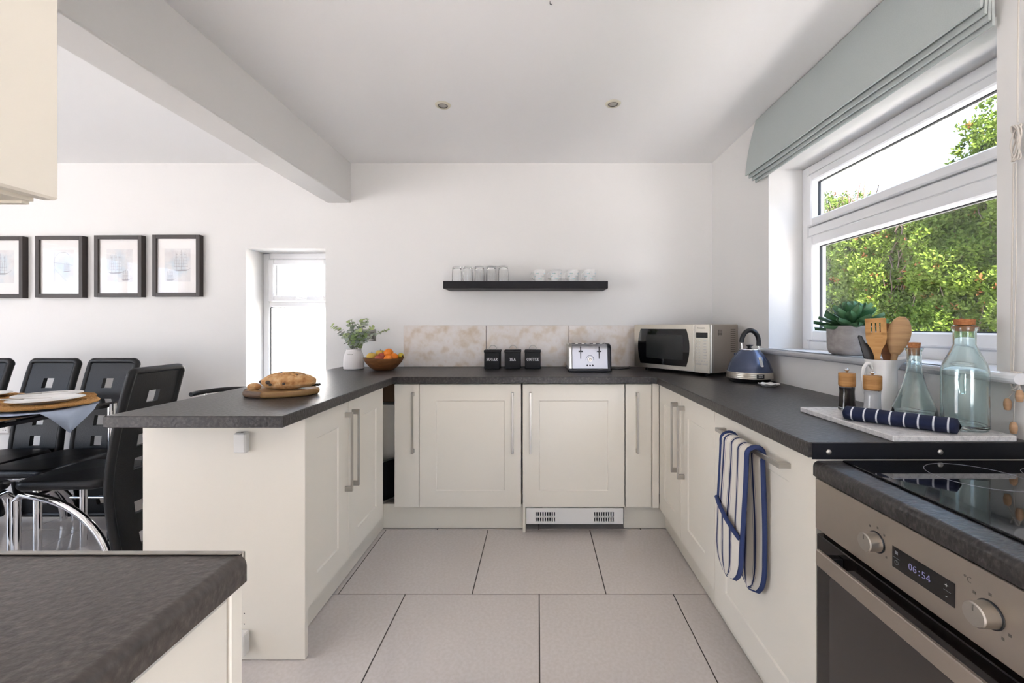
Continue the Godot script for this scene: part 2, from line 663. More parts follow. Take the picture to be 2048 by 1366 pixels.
func frame_x(w: Node3D, called: String, z0: float, z1: float, y0: float, y1: float, t: float, x0: float, x1: float) -> void:
	bar(w, called, V(x0, y0, z0), V(x1, y1, z0 + t))
	bar(w, called, V(x0, y0, z1 - t), V(x1, y1, z1))
	bar(w, called, V(x0, y0, z0 + t), V(x1, y0 + t, z1 - t))
	bar(w, called, V(x0, y1 - t, z0 + t), V(x1, y1, z1 - t))

func gasket_z(w: Node3D, x0: float, x1: float, y0: float, y1: float, z: float) -> void:
	var m := MB.new()
	var t := 0.004
	for s in [[V(x0 - t, y0, z), V(x0, y1, z + 0.012)], [V(x1, y0, z), V(x1 + t, y1, z + 0.012)], [V(x0, y0 - t, z), V(x1, y0, z + 0.012)], [V(x0, y1, z), V(x1, y1 + t, z + 0.012)]]:
		m.span(s[0], s[1])
	part("gasket", m, M.gasket, w)

func gasket_x(w: Node3D, z0: float, z1: float, y0: float, y1: float, x: float) -> void:
	var m := MB.new()
	var t := 0.004
	for s in [[V(x, y0, z0 - t), V(x + 0.012, y1, z0)], [V(x, y0, z1), V(x + 0.012, y1, z1 + t)], [V(x, y0 - t, z0), V(x + 0.012, y0, z1)], [V(x, y1, z0), V(x + 0.012, y1 + t, z1)]]:
		m.span(s[0], s[1])
	part("gasket", m, M.gasket, w)

func windows() -> void:
	# side window of the dining room, in the back wall: a top-hung vent above a tall fixed light
	var w := win("window_1", "tall narrow white window in the back wall, a vent above a long pane")
	var zf := -3.27
	var zi := -3.215
	frame_z(w, "frame", -2.082, -1.515, 0.70, 1.7525, 0.048, zf, zi)
	bar(w, "transom", V(-2.034, 1.345, zf), V(-1.563, 1.385, zi))
	frame_z(w, "sash", -2.032, -1.565, 1.387, 1.703, 0.042, zf + 0.01, zi + 0.02)
	pane_z(w, -1.99, -1.607, 1.429, 1.661, -3.245)
	gasket_z(w, -1.99, -1.607, 1.429, 1.661, -3.245)
	pane_z(w, -2.034, -1.563, 0.748, 1.345, -3.245)
	gasket_z(w, -2.029, -1.568, 0.753, 1.340, -3.24)
	var hd := part("handle", MB.new().box(V(-1.80, 1.408, -3.19), V(0.03, 0.022, 0.02), 0.005).box(V(-1.77, 1.405, -3.175), V(0.09, 0.016, 0.014), 0.005), M.upvc, w)
	hd.set_meta("label", "white window handle")
	# kitchen window: a shallow opening light above a large one
	w = win("window_2", "wide white kitchen window, shallow top light above a large pane")
	var xi := 1.42
	var xo := 1.49
	frame_x(w, "frame", -2.284, -1.149, 1.075, 2.037, 0.05, xi, xo)
	bar(w, "transom", V(xi, 1.665, -2.234), V(xo, 1.715, -1.199))
	frame_x(w, "sash", -2.232, -1.201, 1.125, 1.663, 0.052, xi - 0.015, xo - 0.01)
	frame_x(w, "sash", -2.232, -1.201, 1.717, 1.985, 0.04, xi - 0.012, xo - 0.01)
	pane_x(w, -2.18, -1.253, 1.177, 1.611, 1.455)
	gasket_x(w, -2.176, -1.257, 1.181, 1.607, 1.445)
	pane_x(w, -2.192, -1.241, 1.757, 1.945, 1.455)
	gasket_x(w, -2.188, -1.245, 1.761, 1.941, 1.445)
	# its sill board
	var p := PackedVector2Array([Vector2(1.42, 1.05), Vector2(1.42, 1.08)])
	for i in 7:
		var t := PI * i / 6.0
		p.append(Vector2(1.212 - 0.014 * sin(t), 1.066 + 0.014 * cos(t)))
	struct("trim_2", MB.new().extrude(p, V(0, 0, -2.284), Vector3.RIGHT, Vector3.UP, V(0, 0, 1.135)).extrude(PackedVector2Array([p[2], p[3], p[4], p[5], p[6], p[7], p[8], Vector2(RIGHT, 1.052), Vector2(RIGHT, 1.08)]), V(0, 0, -2.345), Vector3.RIGHT, Vector3.UP, V(0, 0, 1.275)), M.upvc, "white rounded window sill board under the kitchen window")
	# glazed doors of the dining room and the windows behind the camera
	w = win("window_3", "sliding glazed garden doors in the left wall of the dining room")
	frame_x(w, "frame", -1.2, 0.9, 0.0, 2.15, 0.06, LEFT - 0.16, LEFT - 0.09)
	bar(w, "mullion", V(LEFT - 0.16, 0.06, -0.19), V(LEFT - 0.09, 2.09, -0.11))
	pane_x(w, -1.14, -0.19, 0.06, 2.09, LEFT - 0.12)
	pane_x(w, -0.11, 0.84, 0.06, 2.09, LEFT - 0.12)
	w = win("window_4", "glazed door in the front wall of the dining room")
	frame_z(w, "frame", -4.9, -4.0, 0.0, 2.15, 0.06, FRONT + 0.09, FRONT + 0.16)
	pane_z(w, -4.84, -4.06, 0.06, 2.09, FRONT + 0.12)
	w = win("window_5", "glazed garden doors in the front wall of the kitchen")
	frame_z(w, "frame", 0.0, 1.0, 0.0, 2.15, 0.06, FRONT + 0.09, FRONT + 0.16)
	bar(w, "mullion", V(0.46, 0.06, FRONT + 0.09), V(0.54, 2.09, FRONT + 0.16))
	pane_z(w, 0.06, 0.46, 0.06, 2.09, FRONT + 0.12)
	pane_z(w, 0.54, 0.94, 0.06, 2.09, FRONT + 0.12)

	w = win("window_6", "white window in the right wall beside the hob")
	frame_x(w, "frame", -0.35, 0.65, 1.08, 1.9, 0.06, 1.40, 1.47)
	bar(w, "mullion", V(1.40, 1.14, 0.11), V(1.47, 1.84, 0.19))
	pane_x(w, -0.29, 0.11, 1.14, 1.84, 1.44)
	pane_x(w, 0.19, 0.59, 1.14, 1.84, 1.44)

# ---------------------------------------------------------------- outside
func garden() -> void:
	var g := struct("ground", MB.new().span(V(-40, -0.45, -40), V(40, -0.25, 40)), M.paving, "pale paving outside the house")
	g.name = "ground"
	struct("added_lawn", MB.new().span(V(2.9, -0.25, -12), V(14, -0.22, -1.3)), M.grass, "unseen grass strip added under the garden hedge to cut ground bounce")  # out of view, added to cut ground bounce into the window recess
	solo("garden_wall", MB.new().span(V(-7.0, -0.25, -5.7), V(2.6, 2.3, -5.5), 0.01), M.render_white, "pale rendered garden wall outside the narrow window", "garden wall")
	var rng := RandomNumberGenerator.new()
	rng.seed = 7
	var h := thing("hedge", "tall leafy green hedge outside the kitchen window", "hedge", V(3.75, -0.25, -3.8))
	# a lumpy woody middle, and the leaves around it
	var lump := noise(90, 0.9, 3)
	var top := func(z: float) -> float:
		var t := 2.36 + 0.10 * sin(z * 3.1) + 0.07 * sin(z * 7.7 + 1.0)
		t += 0.42 * smoothstep(-4.55, -5.0, z)
		t += 0.55 * smoothstep(-3.42, -3.15, z) * (1.0 - smoothstep(-2.6, -2.2, z))
		return t
	var rows := []
	for i in 31:
		var ring := PackedVector3Array()
		var z := -7.2 + 8.4 * i / 30.0
		for k in 20:
			var a := TAU * k / 20
			var hh: float = top.call(z) * 0.5 - 0.14
			var r := 1.0 + 0.10 * lump.get_noise_2d(z * 1.2, a * 1.3)
			var e := lerpf(0.06, 0.35, smoothstep(-4.6, -3.9, z)) if i > 0 and i < 30 else 0.0
			ring.append(V(pow(absf(cos(a)), 0.5) * signf(cos(a)) * 0.20 * e / 0.35 * r, hh + 0.15 + pow(absf(sin(a)), 0.5) * signf(sin(a)) * hh * r * e / 0.35, z + 3.8))
		rows.append(ring)
	part("woody_middle", MB.new().grid(rows, true), M.twig, h)
	# one sprig of small pointed leaves, repeated
	var sprig := MB.new()
	for k in 7:
		var a := k * 2.4
		var up := V(cos(a) * 0.8, 0.35 + 0.1 * (k % 3), sin(a) * 0.8).normalized()
		var side := up.cross(V(sin(a * 1.7), 0.4, cos(a * 1.3))).normalized()
		var base := V(0, 0.006 * k - 0.02, 0)
		var l := 0.030 + 0.004 * (k % 3)
		var w := 0.0085
		sprig.poly([base, base + up * l * 0.5 + side * w, base + up * l], up.cross(side))
		sprig.poly([base, base + up * l, base + up * l * 0.5 - side * w + up.cross(side) * 0.004], up.cross(side))
	var mm := MultiMesh.new()
	mm.transform_format = MultiMesh.TRANSFORM_3D
	mm.use_colors = true
	mm.mesh = sprig.mesh(true)
	mm.mesh.surface_set_material(0, M.leaf_vertex)
	var places := []
	var shades := []
	for i in 150000:
		var z := rng.randf_range(-6.6, -2.1) if i < 120000 else rng.randf_range(-2.1, 0.9)  # the near run is unseen, added to block low sky
		var ht: float = top.call(z)
		var y := rng.randf_range(0.5, ht)
		var over := ht - y
		var l := lump.get_noise_2d(z * 1.6, y * 1.6 + 10.0)
		var thin := lump.get_noise_2d(z * 2.3 + 40.0, y * 2.3)
		# sparse, twiggy patches
		var bare := smoothstep(-4.0, -5.2, z) * 0.75
		if thin + bare > 0.45 and rng.randf() < 0.7:
			continue
		if y > 2.4 and rng.randf() < 0.55:
			continue
		var depth := pow(rng.randf(), 1.3) * 0.38
		var x := -0.45 - 0.26 * l + depth
		if over < 0.25:
			x += rng.randf() * 0.7
		var s := rng.randf_range(0.75, 1.35)
		var b := Basis.from_euler(V(rng.randf_range(-0.8, 0.8), rng.randf() * TAU, rng.randf_range(0.1, 1.2))).scaled(V(s, s, s))
		places.append(Transform3D(b, V(x, y + 0.25, z + 3.8)))
		var cc := Color("495a1c").srgb_to_linear()
		if rng.randf() < 0.02:
			cc = Color("7a4a2c").srgb_to_linear()   # a withered leaf
		shades.append(cc)
	mm.instance_count = places.size()
	for i in places.size():
		mm.set_instance_transform(i, places[i])
		mm.set_instance_color(i, shades[i])
	var fo := MultiMeshInstance3D.new()
	fo.name = "foliage"
	fo.multimesh = mm
	fo.set_meta("kind", "stuff")
	h.add_child(fo)
	# bare branches that stand above and show in the thin patches
	var tw := MB.new()
	for i in 520:
		var z := rng.randf_range(-6.2, -2.4)
		var y := rng.randf_range(0.9, 2.2)
		if i < 14:
			z = rng.randf_range(-5.25, -4.35)
			y = rng.randf_range(2.25, 2.5)
		var p := V(-0.40 + rng.randf() * 0.2, y + 0.25, z + 3.8)
		var d := V(rng.randf_range(-0.05, 0.15), rng.randf_range(0.5, 1.0), rng.randf_range(-0.6, 0.6)).normalized()
		if i % 2 == 1 and i > 14:
			z = rng.randf_range(-5.6, -4.0)
			p.z = z + 3.8
		var q := [p]
		for k in 4:
			d = (d + V(rng.randf_range(-0.15, 0.2), rng.randf_range(-0.1, 0.3), rng.randf_range(-0.4, 0.4))).normalized()
			q.append(q[-1] + d * 0.1)
		tw.tube(q, [0.006, 0.005, 0.0045, 0.004, 0.0025] if i > 14 else [0.012, 0.010, 0.008, 0.006, 0.004], 5)
	part("branches", tw, M.twig, h).set_meta("kind", "stuff")

# ---------------------------------------------------------------- cabinets
const FACE_BACK := [Vector3.RIGHT, Vector3.BACK]        # [to the right as one looks at the front, out of the front]
const FACE_RIGHT := [Vector3.BACK, Vector3.LEFT]
const FACE_LEFT := [Vector3.FORWARD, Vector3.RIGHT]

func face(f: Array, at: Vector3) -> Transform3D:
	return Transform3D(Basis(f[0], Vector3.UP, f[1]), at)

# a framed door with a sunk panel; «xf» is at its lower left front corner
func shaker(xf: Transform3D, w: float, h: float, b := 0.095, t := 0.02) -> MB:
	var m := MB.new()
	m.xf = xf
	var c := 0.0015
	var rect := func(i: float, z: float) -> Array:
		return [V(i, i, z), V(w - i, i, z), V(w - i, h - i, z), V(i, h - i, z)]
	var rings := [rect.call(0.0, -t), rect.call(0.0, -c), rect.call(c, 0.0), rect.call(b, 0.0), rect.call(b + 0.005, -0.005)]
	for r in 4:
		for k in 4:
			var j := (k + 1) % 4
			var out := V(0, 0, 1)
			var side: Vector3 = [V(0, -1, 0), V(1, 0, 0), V(0, 1, 0), V(-1, 0, 0)][k]
			if r == 0:
				out = side
			elif r == 1:
				out = side + V(0, 0, 1)
			elif r == 3:
				out = V(0, 0, 1) - side * 0.5
			m.poly([rings[r][k], rings[r][j], rings[r + 1][j], rings[r + 1][k]], out)
	m.poly(rings[4], V(0, 0, 1))
	m.poly(rings[0], V(0, 0, -1))
	return m

func slab(xf: Transform3D, w: float, h: float, t := 0.02) -> MB:
	var m := MB.new()
	m.xf = xf
	return m.span(V(0, 0, -t), V(w, h, 0), 0.0015)

# a flat bar handle, standing (or lying) on the front at (x, y)
func pull(xf: Transform3D, x: float, y0: float, y1: float, lying := false) -> MB:
	var m := MB.new()
	m.xf = xf
	if lying:
		m.span(V(y0, x - 0.007, 0.026), V(y1, x + 0.007, 0.034), 0.001)
		for y in [y0, y1 - 0.022]:
			m.span(V(y, x - 0.007, 0.0), V(y + 0.022, x + 0.007, 0.028), 0.001)
	else:
		m.span(V(x - 0.006, y0, 0.026), V(x + 0.006, y1, 0.034), 0.001)
		for y in [y0, y1 - 0.022]:
			m.span(V(x - 0.006, y, 0.0), V(x + 0.006, y + 0.022, 0.028), 0.001)
	return m

const D0 := 0.149
const D1 := 0.862

# a base unit: carcass and one door with its handle; «at» is the foot of the door's left edge
func unit(called: String, label: String, f: Array, at: Vector3, w: float, plain: bool, hx: float, deep := 0.54, gap := 0.0015) -> Node3D:
	var n := thing(called, label, "cabinet", at)
	var xf := face(f, Vector3.ZERO)
	var c := MB.new()
	c.xf = xf
	c.span(V(0.002, 0.15, -deep), V(w - 0.002, 0.868, -0.021))
	part("carcass", c, M.cabinet_edge, n)
	var dxf := face(f, f[0] * gap + V(0, D0, 0))
	var d := part("door", slab(dxf, w - 2 * gap, D1 - D0) if plain else shaker(dxf, w - 2 * gap, D1 - D0), M.cabinet, n)
	part("handle", pull(xf, hx, 0.467, 0.817), M.handle_steel, d)
	return n

func cabinets() -> void:
	var zb := -2.465
	unit("pull_out_cabinet", "narrow cream pull-out cabinet beside the open corner gap", FACE_BACK, V(-0.834, 0, zb), 0.145, true, 0.112)
	unit("base_cabinet", "cream panelled cabinet with handle on its right, above the solid plinth", FACE_BACK, V(-0.689, 0, zb), 0.592, false, 0.543)
	var fr := unit("fridge_cabinet", "cream panelled fridge cabinet above the white ventilation grille", FACE_BACK, V(-0.090, 0, zb), 0.594, false, 0.047)
	unit("pull_out_cabinet", "narrow cream pull-out cabinet next to the fridge cabinet", FACE_BACK, V(0.5065, 0, zb), 0.153, true, 0.067)
	# ventilation grille of the fridge
	var g := MB.new()
	g.xf = Transform3D(Basis(), V(0.090, 0, -zb))
	var x0 := -0.068
	var x1 := 0.494
	var y0 := 0.053
	var y1 := 0.144
	var zf := -2.462
	var z1 := -2.474
	var sl := [[-0.0145, 0.099], [0.3255, 0.439]]
	g.span(V(x0, y0, z1), V(sl[0][0], y1, zf))
	g.span(V(sl[0][1], y0, z1), V(sl[1][0], y1, zf))
	g.span(V(sl[1][1], y0, z1), V(x1, y1, zf))
	for s in sl:
		g.span(V(s[0], y0, z1), V(s[1], y0 + 0.012, zf))
		g.span(V(s[0], y1 - 0.022, z1), V(s[1], y1, zf))
		g.span(V(s[0], y0 + 0.037, z1), V(s[1], y0 + 0.043, zf))
		for k in 8:
			var x: float = s[0] + 0.0135 * (k + 0.5)
			g.span(V(x, y0 + 0.01, z1), V(x + 0.006, y1 - 0.02, zf))
	part("grille", g, M.plastic_white, fr)
	g = MB.new()
	g.xf = Transform3D(Basis(), V(0.090, 0, -zb))
	part("grille_back", g.span(V(x0, y0, -2.60), V(x1, y1, -2.478)), M.hole_black, fr)
	g = MB.new()
	g.xf = Transform3D(Basis(), V(0.090, 0, -zb))
	part("side_panel", g.span(V(-0.089, 0, -3.0), V(-0.072, 0.147, -2.47), 0.001), M.cabinet_edge, fr)
	# plinths
	struct("baseboard_back", MB.new().span(V(-0.925, 0.004, -2.535), V(-0.091, 0.147, -2.515), 0.001).span(V(0.508, 0.004, -2.535), V(0.765, 0.147, -2.515), 0.001).span(V(-0.072, 0.004, -2.9), V(0.508, 0.05, -2.88)), M.cabinet_edge, "cream plinth boards under the back cabinets")
	struct("baseboard_left", MB.new().span(V(-0.935, 0.004, -2.515), V(-0.915, 0.147, -1.545), 0.001), M.cabinet_edge, "cream plinth board under the peninsula doors")
	struct("baseboard_right", MB.new().span(V(0.755, 0.004, -2.515), V(0.775, 0.147, -1.06), 0.001), M.cabinet_edge, "cream plinth board under the right-hand cabinets")
	solo("corner_post", MB.new().span(V(0.661, 0.149, -2.487), V(0.699, 0.868, -2.452), 0.001), M.cabinet, "narrow cream filler post in the right-hand cabinet corner", "corner post")
	# right-hand run, under the window
	unit("base_cabinet", "cream panelled corner cabinet in the right-hand run, next to a narrow pull-out", FACE_RIGHT, V(0.70, 0, -2.45), 0.365, false, 0.318)
	unit("base_cabinet", "cream panelled cabinet beside the dishwasher front, upright handle at its corner side", FACE_RIGHT, V(0.70, 0, -2.085), 0.40, false, 0.05)
	var at := V(0.70, 0, -1.685)
	var dw := thing("dishwasher", "built-in dishwasher with cream panelled front and lying bar handle", "dishwasher", at)
	var c := MB.new()
	c.xf = face(FACE_RIGHT, Vector3.ZERO)
	part("carcass", c.span(V(0.002, 0.15, -0.53), V(0.593, 0.868, -0.021)), M.cabinet_edge, dw)
	var d := part("door", shaker(face(FACE_RIGHT, V(0, 0.105, 0.0015)), 0.592, 0.757), M.cabinet, dw)
	part("handle", pull(face(FACE_RIGHT, Vector3.ZERO), 0.812, 0.085, 0.51, true), M.handle_steel, d)
	solo("side_panel", MB.new().span(V(0.692, 0.0, -1.088), V(1.238, 0.871, -1.058), 0.001), M.cabinet, "cream side panel between dishwasher front and oven", "side panel")
	var nb := thing("base_cabinet", "cream cabinet on the far side of the oven from the dishwasher", "cabinet", V(0.70, 0, -0.446))
	c = MB.new()
	c.xf = face(FACE_RIGHT, Vector3.ZERO)
	part("carcass", c.span(V(0.0, 0.002, -0.53), V(0.60, 0.828, -0.021)), M.cabinet_edge, nb)
	d = part("door", shaker(face(FACE_RIGHT, V(0, D0, 0.0015)), 0.597, 0.675), M.cabinet, nb)
	part("handle", pull(face(FACE_RIGHT, Vector3.ZERO), 0.05, 0.45, 0.80), M.handle_steel, d)
	# peninsula
	unit("base_cabinet", "cream panelled peninsula cabinet next to the end panel", FACE_LEFT, V(-0.855, 0, -1.548), 0.372, false, 0.337, 0.52)
	unit("base_cabinet", "cream panelled peninsula cabinet next to the open corner gap", FACE_LEFT, V(-0.855, 0, -1.92), 0.425, false, 0.035, 0.52)
	solo("end_panel", MB.new().span(V(-1.419, 0.002, -1.545), V(-0.836, 0.871, -1.525), 0.0012), M.cabinet, "wide plain cream end panel of the peninsula", "end panel")
	solo("back_panel", MB.new().span(V(-1.402, 0.002, -3.0), V(-1.382, 0.871, -1.546), 0.001), M.cabinet, "cream back panel of the peninsula facing the dining chairs", "back panel")
	# the open corner between the peninsula and the back run
	var k := thing("corner_carcass", "open cream cabinet corner with brown chipboard rail in the gap", "cabinet", V(-0.9, 0.15, -2.6))
	part("panel", MB.new().span(V(-0.10, 0.0, -0.06), V(0.064, 0.56, -0.045)), M.cabinet_edge, k)
	part("rail", MB.new().span(V(-0.10, 0.58, -0.055), V(0.064, 0.72, -0.04)), M.chipboard, k)
	var t := thing("baking_tray", "dark baking tray with silver rim standing in the corner gap", "baking tray", V(-0.95, 0.16, -2.49), 0.96)
	var path := []
	var outline := rounded(0.20, 0.24, 0.06, 6)
	for q in outline:
		path.append(V(0.075 + q.x * 0.75, 0.122 + q.y, 0.02))
	part("rim", MB.new().tube(path, 0.006, 8, false, true), M.steel, t)
	var o2 := PackedVector2Array()
	for q in outline:
		o2.append(Vector2(0.075 + q.x * 0.75, 0.122 + q.y))
	part("pan", MB.new().extrude(o2, V(0, 0, 0.013), Vector3.RIGHT, Vector3.UP, V(0, 0, 0.004)), M.dark_metal, t)
	# near left: two base units, end panel, wall unit
	unit("base_cabinet", "white cabinet front under the sheen-lightened worktop, beside its end panel", FACE_LEFT, V(-0.384, 0, 0.073), 0.60, false, 0.05, 0.58)
	unit("base_cabinet", "white cabinet front under the sheen-lightened worktop, beyond the first", FACE_LEFT, V(-0.384, 0, 0.673), 0.60, false, 0.05, 0.58)
	solo("end_panel", MB.new().span(V(-0.984, 0.002, -0.551), V(-0.383, 0.871, -0.530), 0.0015), M.cabinet, "white end panel under the sheen-lightened worktop with steel trim", "end panel")
	var wu := thing("wall_cabinet", "white wall cabinet above the sheen-lightened worktop", "cabinet", V(-0.8, 1.358, -0.15))
	part("carcass", MB.new().span(V(-0.184, 0.0, -0.39), V(0.159, 0.78, 0.45)), M.cabinet_edge, wu)
	part("light_rail", MB.new().span(V(-0.184, -0.003, -0.393), V(0.150, 0.012, -0.385)), M.cabinet_edge, wu)
	part("door", MB.new().span(V(0.160, 0.004, -0.401), V(0.180, 0.78, 0.45), 0.003), M.cabinet, wu)

# ---------------------------------------------------------------- worktops
func worktops() -> void:
	var w := thing("worktop", "long U-shaped dark slate worktop around the kitchen", "worktop", V(0, 0.872, -2.7))
	var p := PackedVector2Array([Vector2(-0.82, -1.366), Vector2(-0.82, -2.40), Vector2(-0.80, -2.42), Vector2(0.65, -2.42), Vector2(0.672, -2.40), Vector2(0.672, -1.058), Vector2(1.239, -1.058), Vector2(1.239, -3.029), Vector2(-1.398, -3.029), Vector2(-1.398, -1.366)])
	var m := MB.new()
	m.xf = Transform3D(Basis(), V(0, 0, 2.7))
	part("top", m.extrude(p, Vector3.ZERO, Vector3.RIGHT, Vector3.BACK, V(0, 0.038, 0), 0.003), M.worktop, w)
	m = MB.new()
	m.xf = Transform3D(Basis(), V(0, -0.872, 2.7))
	var es := part("end_strip", m.span(V(0.682, 0.869, -1.0585), V(1.238, 0.909, -1.0555)), M.dark_metal, w)
	es.set_meta("label", "dark metal end strip")
	for x in [0.722, 0.999]:
		m = MB.new()
		m.xf = Transform3D(Basis(Vector3.RIGHT, Vector3.BACK, Vector3.DOWN), V(x, 0.887 - 0.872, -1.0555 + 2.7))
		part("screw", m.lathe([Vector2(0.0065, 0.0), Vector2(0.006, 0.002), Vector2(0.003, 0.0035), Vector2(0.0, 0.0035)], Vector3.ZERO, 14), M.steel, es)
	# the near worktop on the left
	w = thing("worktop", "slate worktop lightened brown-grey by painted sheen, with rounded edge and steel end trim", "worktop", V(-0.68, 0.872, 0.4))
	p = PackedVector2Array([Vector2(-0.984, 0.0), Vector2(-0.984, 0.038)])
	for i in 6:
		var t := PI / 2 * i / 5.0
		p.append(Vector2(-0.384 + 0.014 * sin(t), 0.024 + 0.014 * cos(t)))
	p.append(Vector2(-0.370, 0.004))
	p.append(Vector2(-0.374, 0.0))
	m = MB.new()
	m.xf = Transform3D(Basis(), V(0.68, 0, -0.4))
	part("top", m.extrude(p, V(0, 0, -0.54), Vector3.RIGHT, Vector3.UP, V(0, 0, 2.0), 0.0, Vector2.ONE, true), M.worktop_sheen, w)
	m = MB.new()
	m.xf = Transform3D(Basis(), V(0.68, -0.872, -0.4))
	part("end_trim", m.span(V(-0.984, 0.900, -0.5445), V(-0.3745, 0.9125, -0.5395), 0.001).span(V(-0.984, 0.9105, -0.542), V(-0.3765, 0.9125, -0.536), 0.0008), M.handle_steel, w)
	# worktop under the hob, a little lower
	w = thing("hob_worktop", "dark slate worktop strip with rounded edge around the hob", "worktop", V(0.95, 0.83, -0.75))
	p = PackedVector2Array([Vector2(0.28, 0.0), Vector2(0.28, 0.036)])
	for i in 7:
		var t := PI / 2 * i / 6.0
		p.append(Vector2(-0.254 - 0.014 * sin(t), 0.022 + 0.014 * cos(t)))
	p.append(Vector2(-0.268, 0.0))
	part("top", MB.new().extrude(p, V(0, 0, -0.304), Vector3.RIGHT, Vector3.UP, V(0, 0, 1.24), 0.0, Vector2.ONE, true), M.worktop, w)

# ---------------------------------------------------------------- lettering
func text(called: String, s: String, cap: float, xf: Transform3D, m: Material, parent: Node3D, font := "Droid Sans", bold := false, squeeze := 1.0) -> MeshInstance3D:
	var f := SystemFont.new()
	f.font_names = PackedStringArray([font])
	f.font_weight = 700 if bold else 400
	var t := TextMesh.new()
	t.text = s
	t.font = f
	t.font_size = 48
	t.pixel_size = cap / (0.72 * 48)
	t.depth = 0.0006
	t.curve_step = 2.0
	var o := MeshInstance3D.new()
	o.name = called
	o.mesh = t
	o.material_override = m
	o.transform = xf * Transform3D(Basis.from_scale(V(squeeze, 1, 1)), Vector3.ZERO)
	parent.add_child(o, true)
	return o

# ---------------------------------------------------------------- oven and hob
func cooker() -> void:
	var n := thing("oven", "built-in stainless steel oven with black glass door and digital clock", "oven", V(0.685, 0.1, -0.751))
	var xf := face(FACE_RIGHT, V(0, -0.1, -0.299))   # x runs towards the camera from the oven's left edge, y from the floor, z out of the front
	var mk := func() -> MB:
		var q := MB.new()
		q.xf = xf
		return q
	part("body", mk.call().span(V(0.003, 0.1, -0.53), V(0.595, 0.826, -0.022)), M.oven_dark, n)
	part("control_panel", mk.call().span(V(0.0, 0.702, -0.02), V(0.598, 0.826, 0.0), 0.0015), M.oven_steel, n)
	for x in [0.190, 0.406]:
		var kn := MB.new()
		kn.xf = xf * Transform3D(Basis(Vector3.RIGHT, Vector3.BACK, Vector3.DOWN), V(x, 0.763, 0.0))
		var k := part("knob", kn.lathe([Vector2(0.019, 0.002), Vector2(0.018, 0.024), Vector2(0.018, 0.024), Vector2(0.0165, 0.0262), Vector2(0.0165, 0.0262), Vector2(0.0, 0.0262)], Vector3.ZERO, 40), M.steel, n)
		var ring := MB.new()
		ring.xf = kn.xf
		part("collar", ring.lathe([Vector2(0.021, 0.0), Vector2(0.021, 0.0015), Vector2(0.018, 0.0022)], Vector3.ZERO, 32), M.plastic_black, k)
		var mark := MB.new()
		mark.xf = xf * Transform3D(Basis(), V(x, 0.763, 0.0262))
		part("pointer", mark.span(V(-0.001, 0.006, 0), V(0.001, 0.015, 0.0005)), M.print_grey, k)
	var dp := part("display", mk.call().span(V(0.229, 0.7365, -0.001), V(0.352, 0.7765, 0.0008)), M.black_glass, n)
	text("time_digits", "06:54", 0.0115, xf * Transform3D(Basis(), V(0.287, 0.757, 0.0009)), M.display_text, dp, "Droid Sans Mono", false, 0.95)
	text("plus_sign", "+", 0.009, xf * Transform3D(Basis(), V(0.338, 0.7655, 0.0009)), M.letter_white, dp)
	text("minus_sign", "-", 0.009, xf * Transform3D(Basis(), V(0.338, 0.748, 0.0009)), M.letter_white, dp)
	part("menu_symbol", mk.call().span(V(0.236, 0.764, 0.0005), V(0.242, 0.770, 0.0011)), M.ring_print, dp)
	part("divider_line", mk.call().span(V(0.333, 0.7565, 0.0005), V(0.346, 0.757, 0.0011)), M.ring_print, dp)
	part("divider_line", mk.call().span(V(0.232, 0.7565, 0.0005), V(0.246, 0.757, 0.0011)), M.ring_print, dp)
	var sy: MB = mk.call()
	var ck := []
	for i in 16:
		ck.append(xf.affine_inverse() * (xf * V(0.239 + 0.004 * cos(TAU * i / 16), 0.7485 + 0.004 * sin(TAU * i / 16), 0.0009)))
	sy.tube(ck, 0.0004, 4, false, true).span(V(0.2388, 0.7485, 0.0005), V(0.2393, 0.7515, 0.0011))
	part("clock_symbol", sy, M.ring_print, dp)
	# small print round the knobs
	text("degree_sign", "°C", 0.009, xf * Transform3D(Basis(), V(0.372, 0.797, 0.0001)), M.print_grey, n)
	for a in [[0.190, -0.6], [0.190, 0.1], [0.190, 0.7], [0.190, 2.2], [0.406, -0.9], [0.406, 0.0], [0.406, 2.0], [0.406, 2.5]]:
		var cx: float = a[0] + 0.030 * sin(a[1])
		var cy := 0.763 + 0.030 * cos(a[1])
		part("knob_mark", mk.call().span(V(cx - 0.002, cy - 0.002, -0.0005), V(cx + 0.002, cy + 0.002, 0.0004)), M.print_grey, n)
	# door: black glass with a darker viewing window of fine mesh, and a flat bar handle
	var d := part("door", mk.call().span(V(0.002, 0.12, -0.024), V(0.596, 0.690, -0.002), 0.002), M.oven_glass, n)
	var o := PackedVector2Array()
	for q in rounded(0.50, 0.385, 0.012, 4):
		o.append(q + Vector2(0.299, 0.42))
	part("window", mk.call().extrude(o, V(0, 0, -0.003), Vector3.RIGHT, Vector3.UP, V(0, 0, 0.0014)), M.oven_mesh, d)
	part("gap_shade_strip", mk.call().span(V(0.004, 0.6905, -0.030), V(0.594, 0.7015, -0.018)), M.plastic_black, d)  # black strip put in for the shade of the gap above the door
	var hd: MB = mk.call()
	hd.span(V(0.058, 0.643, 0.028), V(0.540, 0.680, 0.037), 0.0018)
	part("handle", hd, M.oven_steel, d)
	for x in [0.075, 0.505]:
		part("handle_foot", mk.call().span(V(x, 0.648, -0.002), V(x + 0.018, 0.675, 0.030), 0.001), M.plastic_black, d)
	# hob
	var h := thing("hob", "black ceramic glass hob with printed cooking rings", "hob", V(0.99, 0.866, -0.755))
	part("glass", MB.new().span(V(-0.245, 0.0005, -0.285), V(0.245, 0.0055, 0.285), 0.0012), M.black_glass, h)
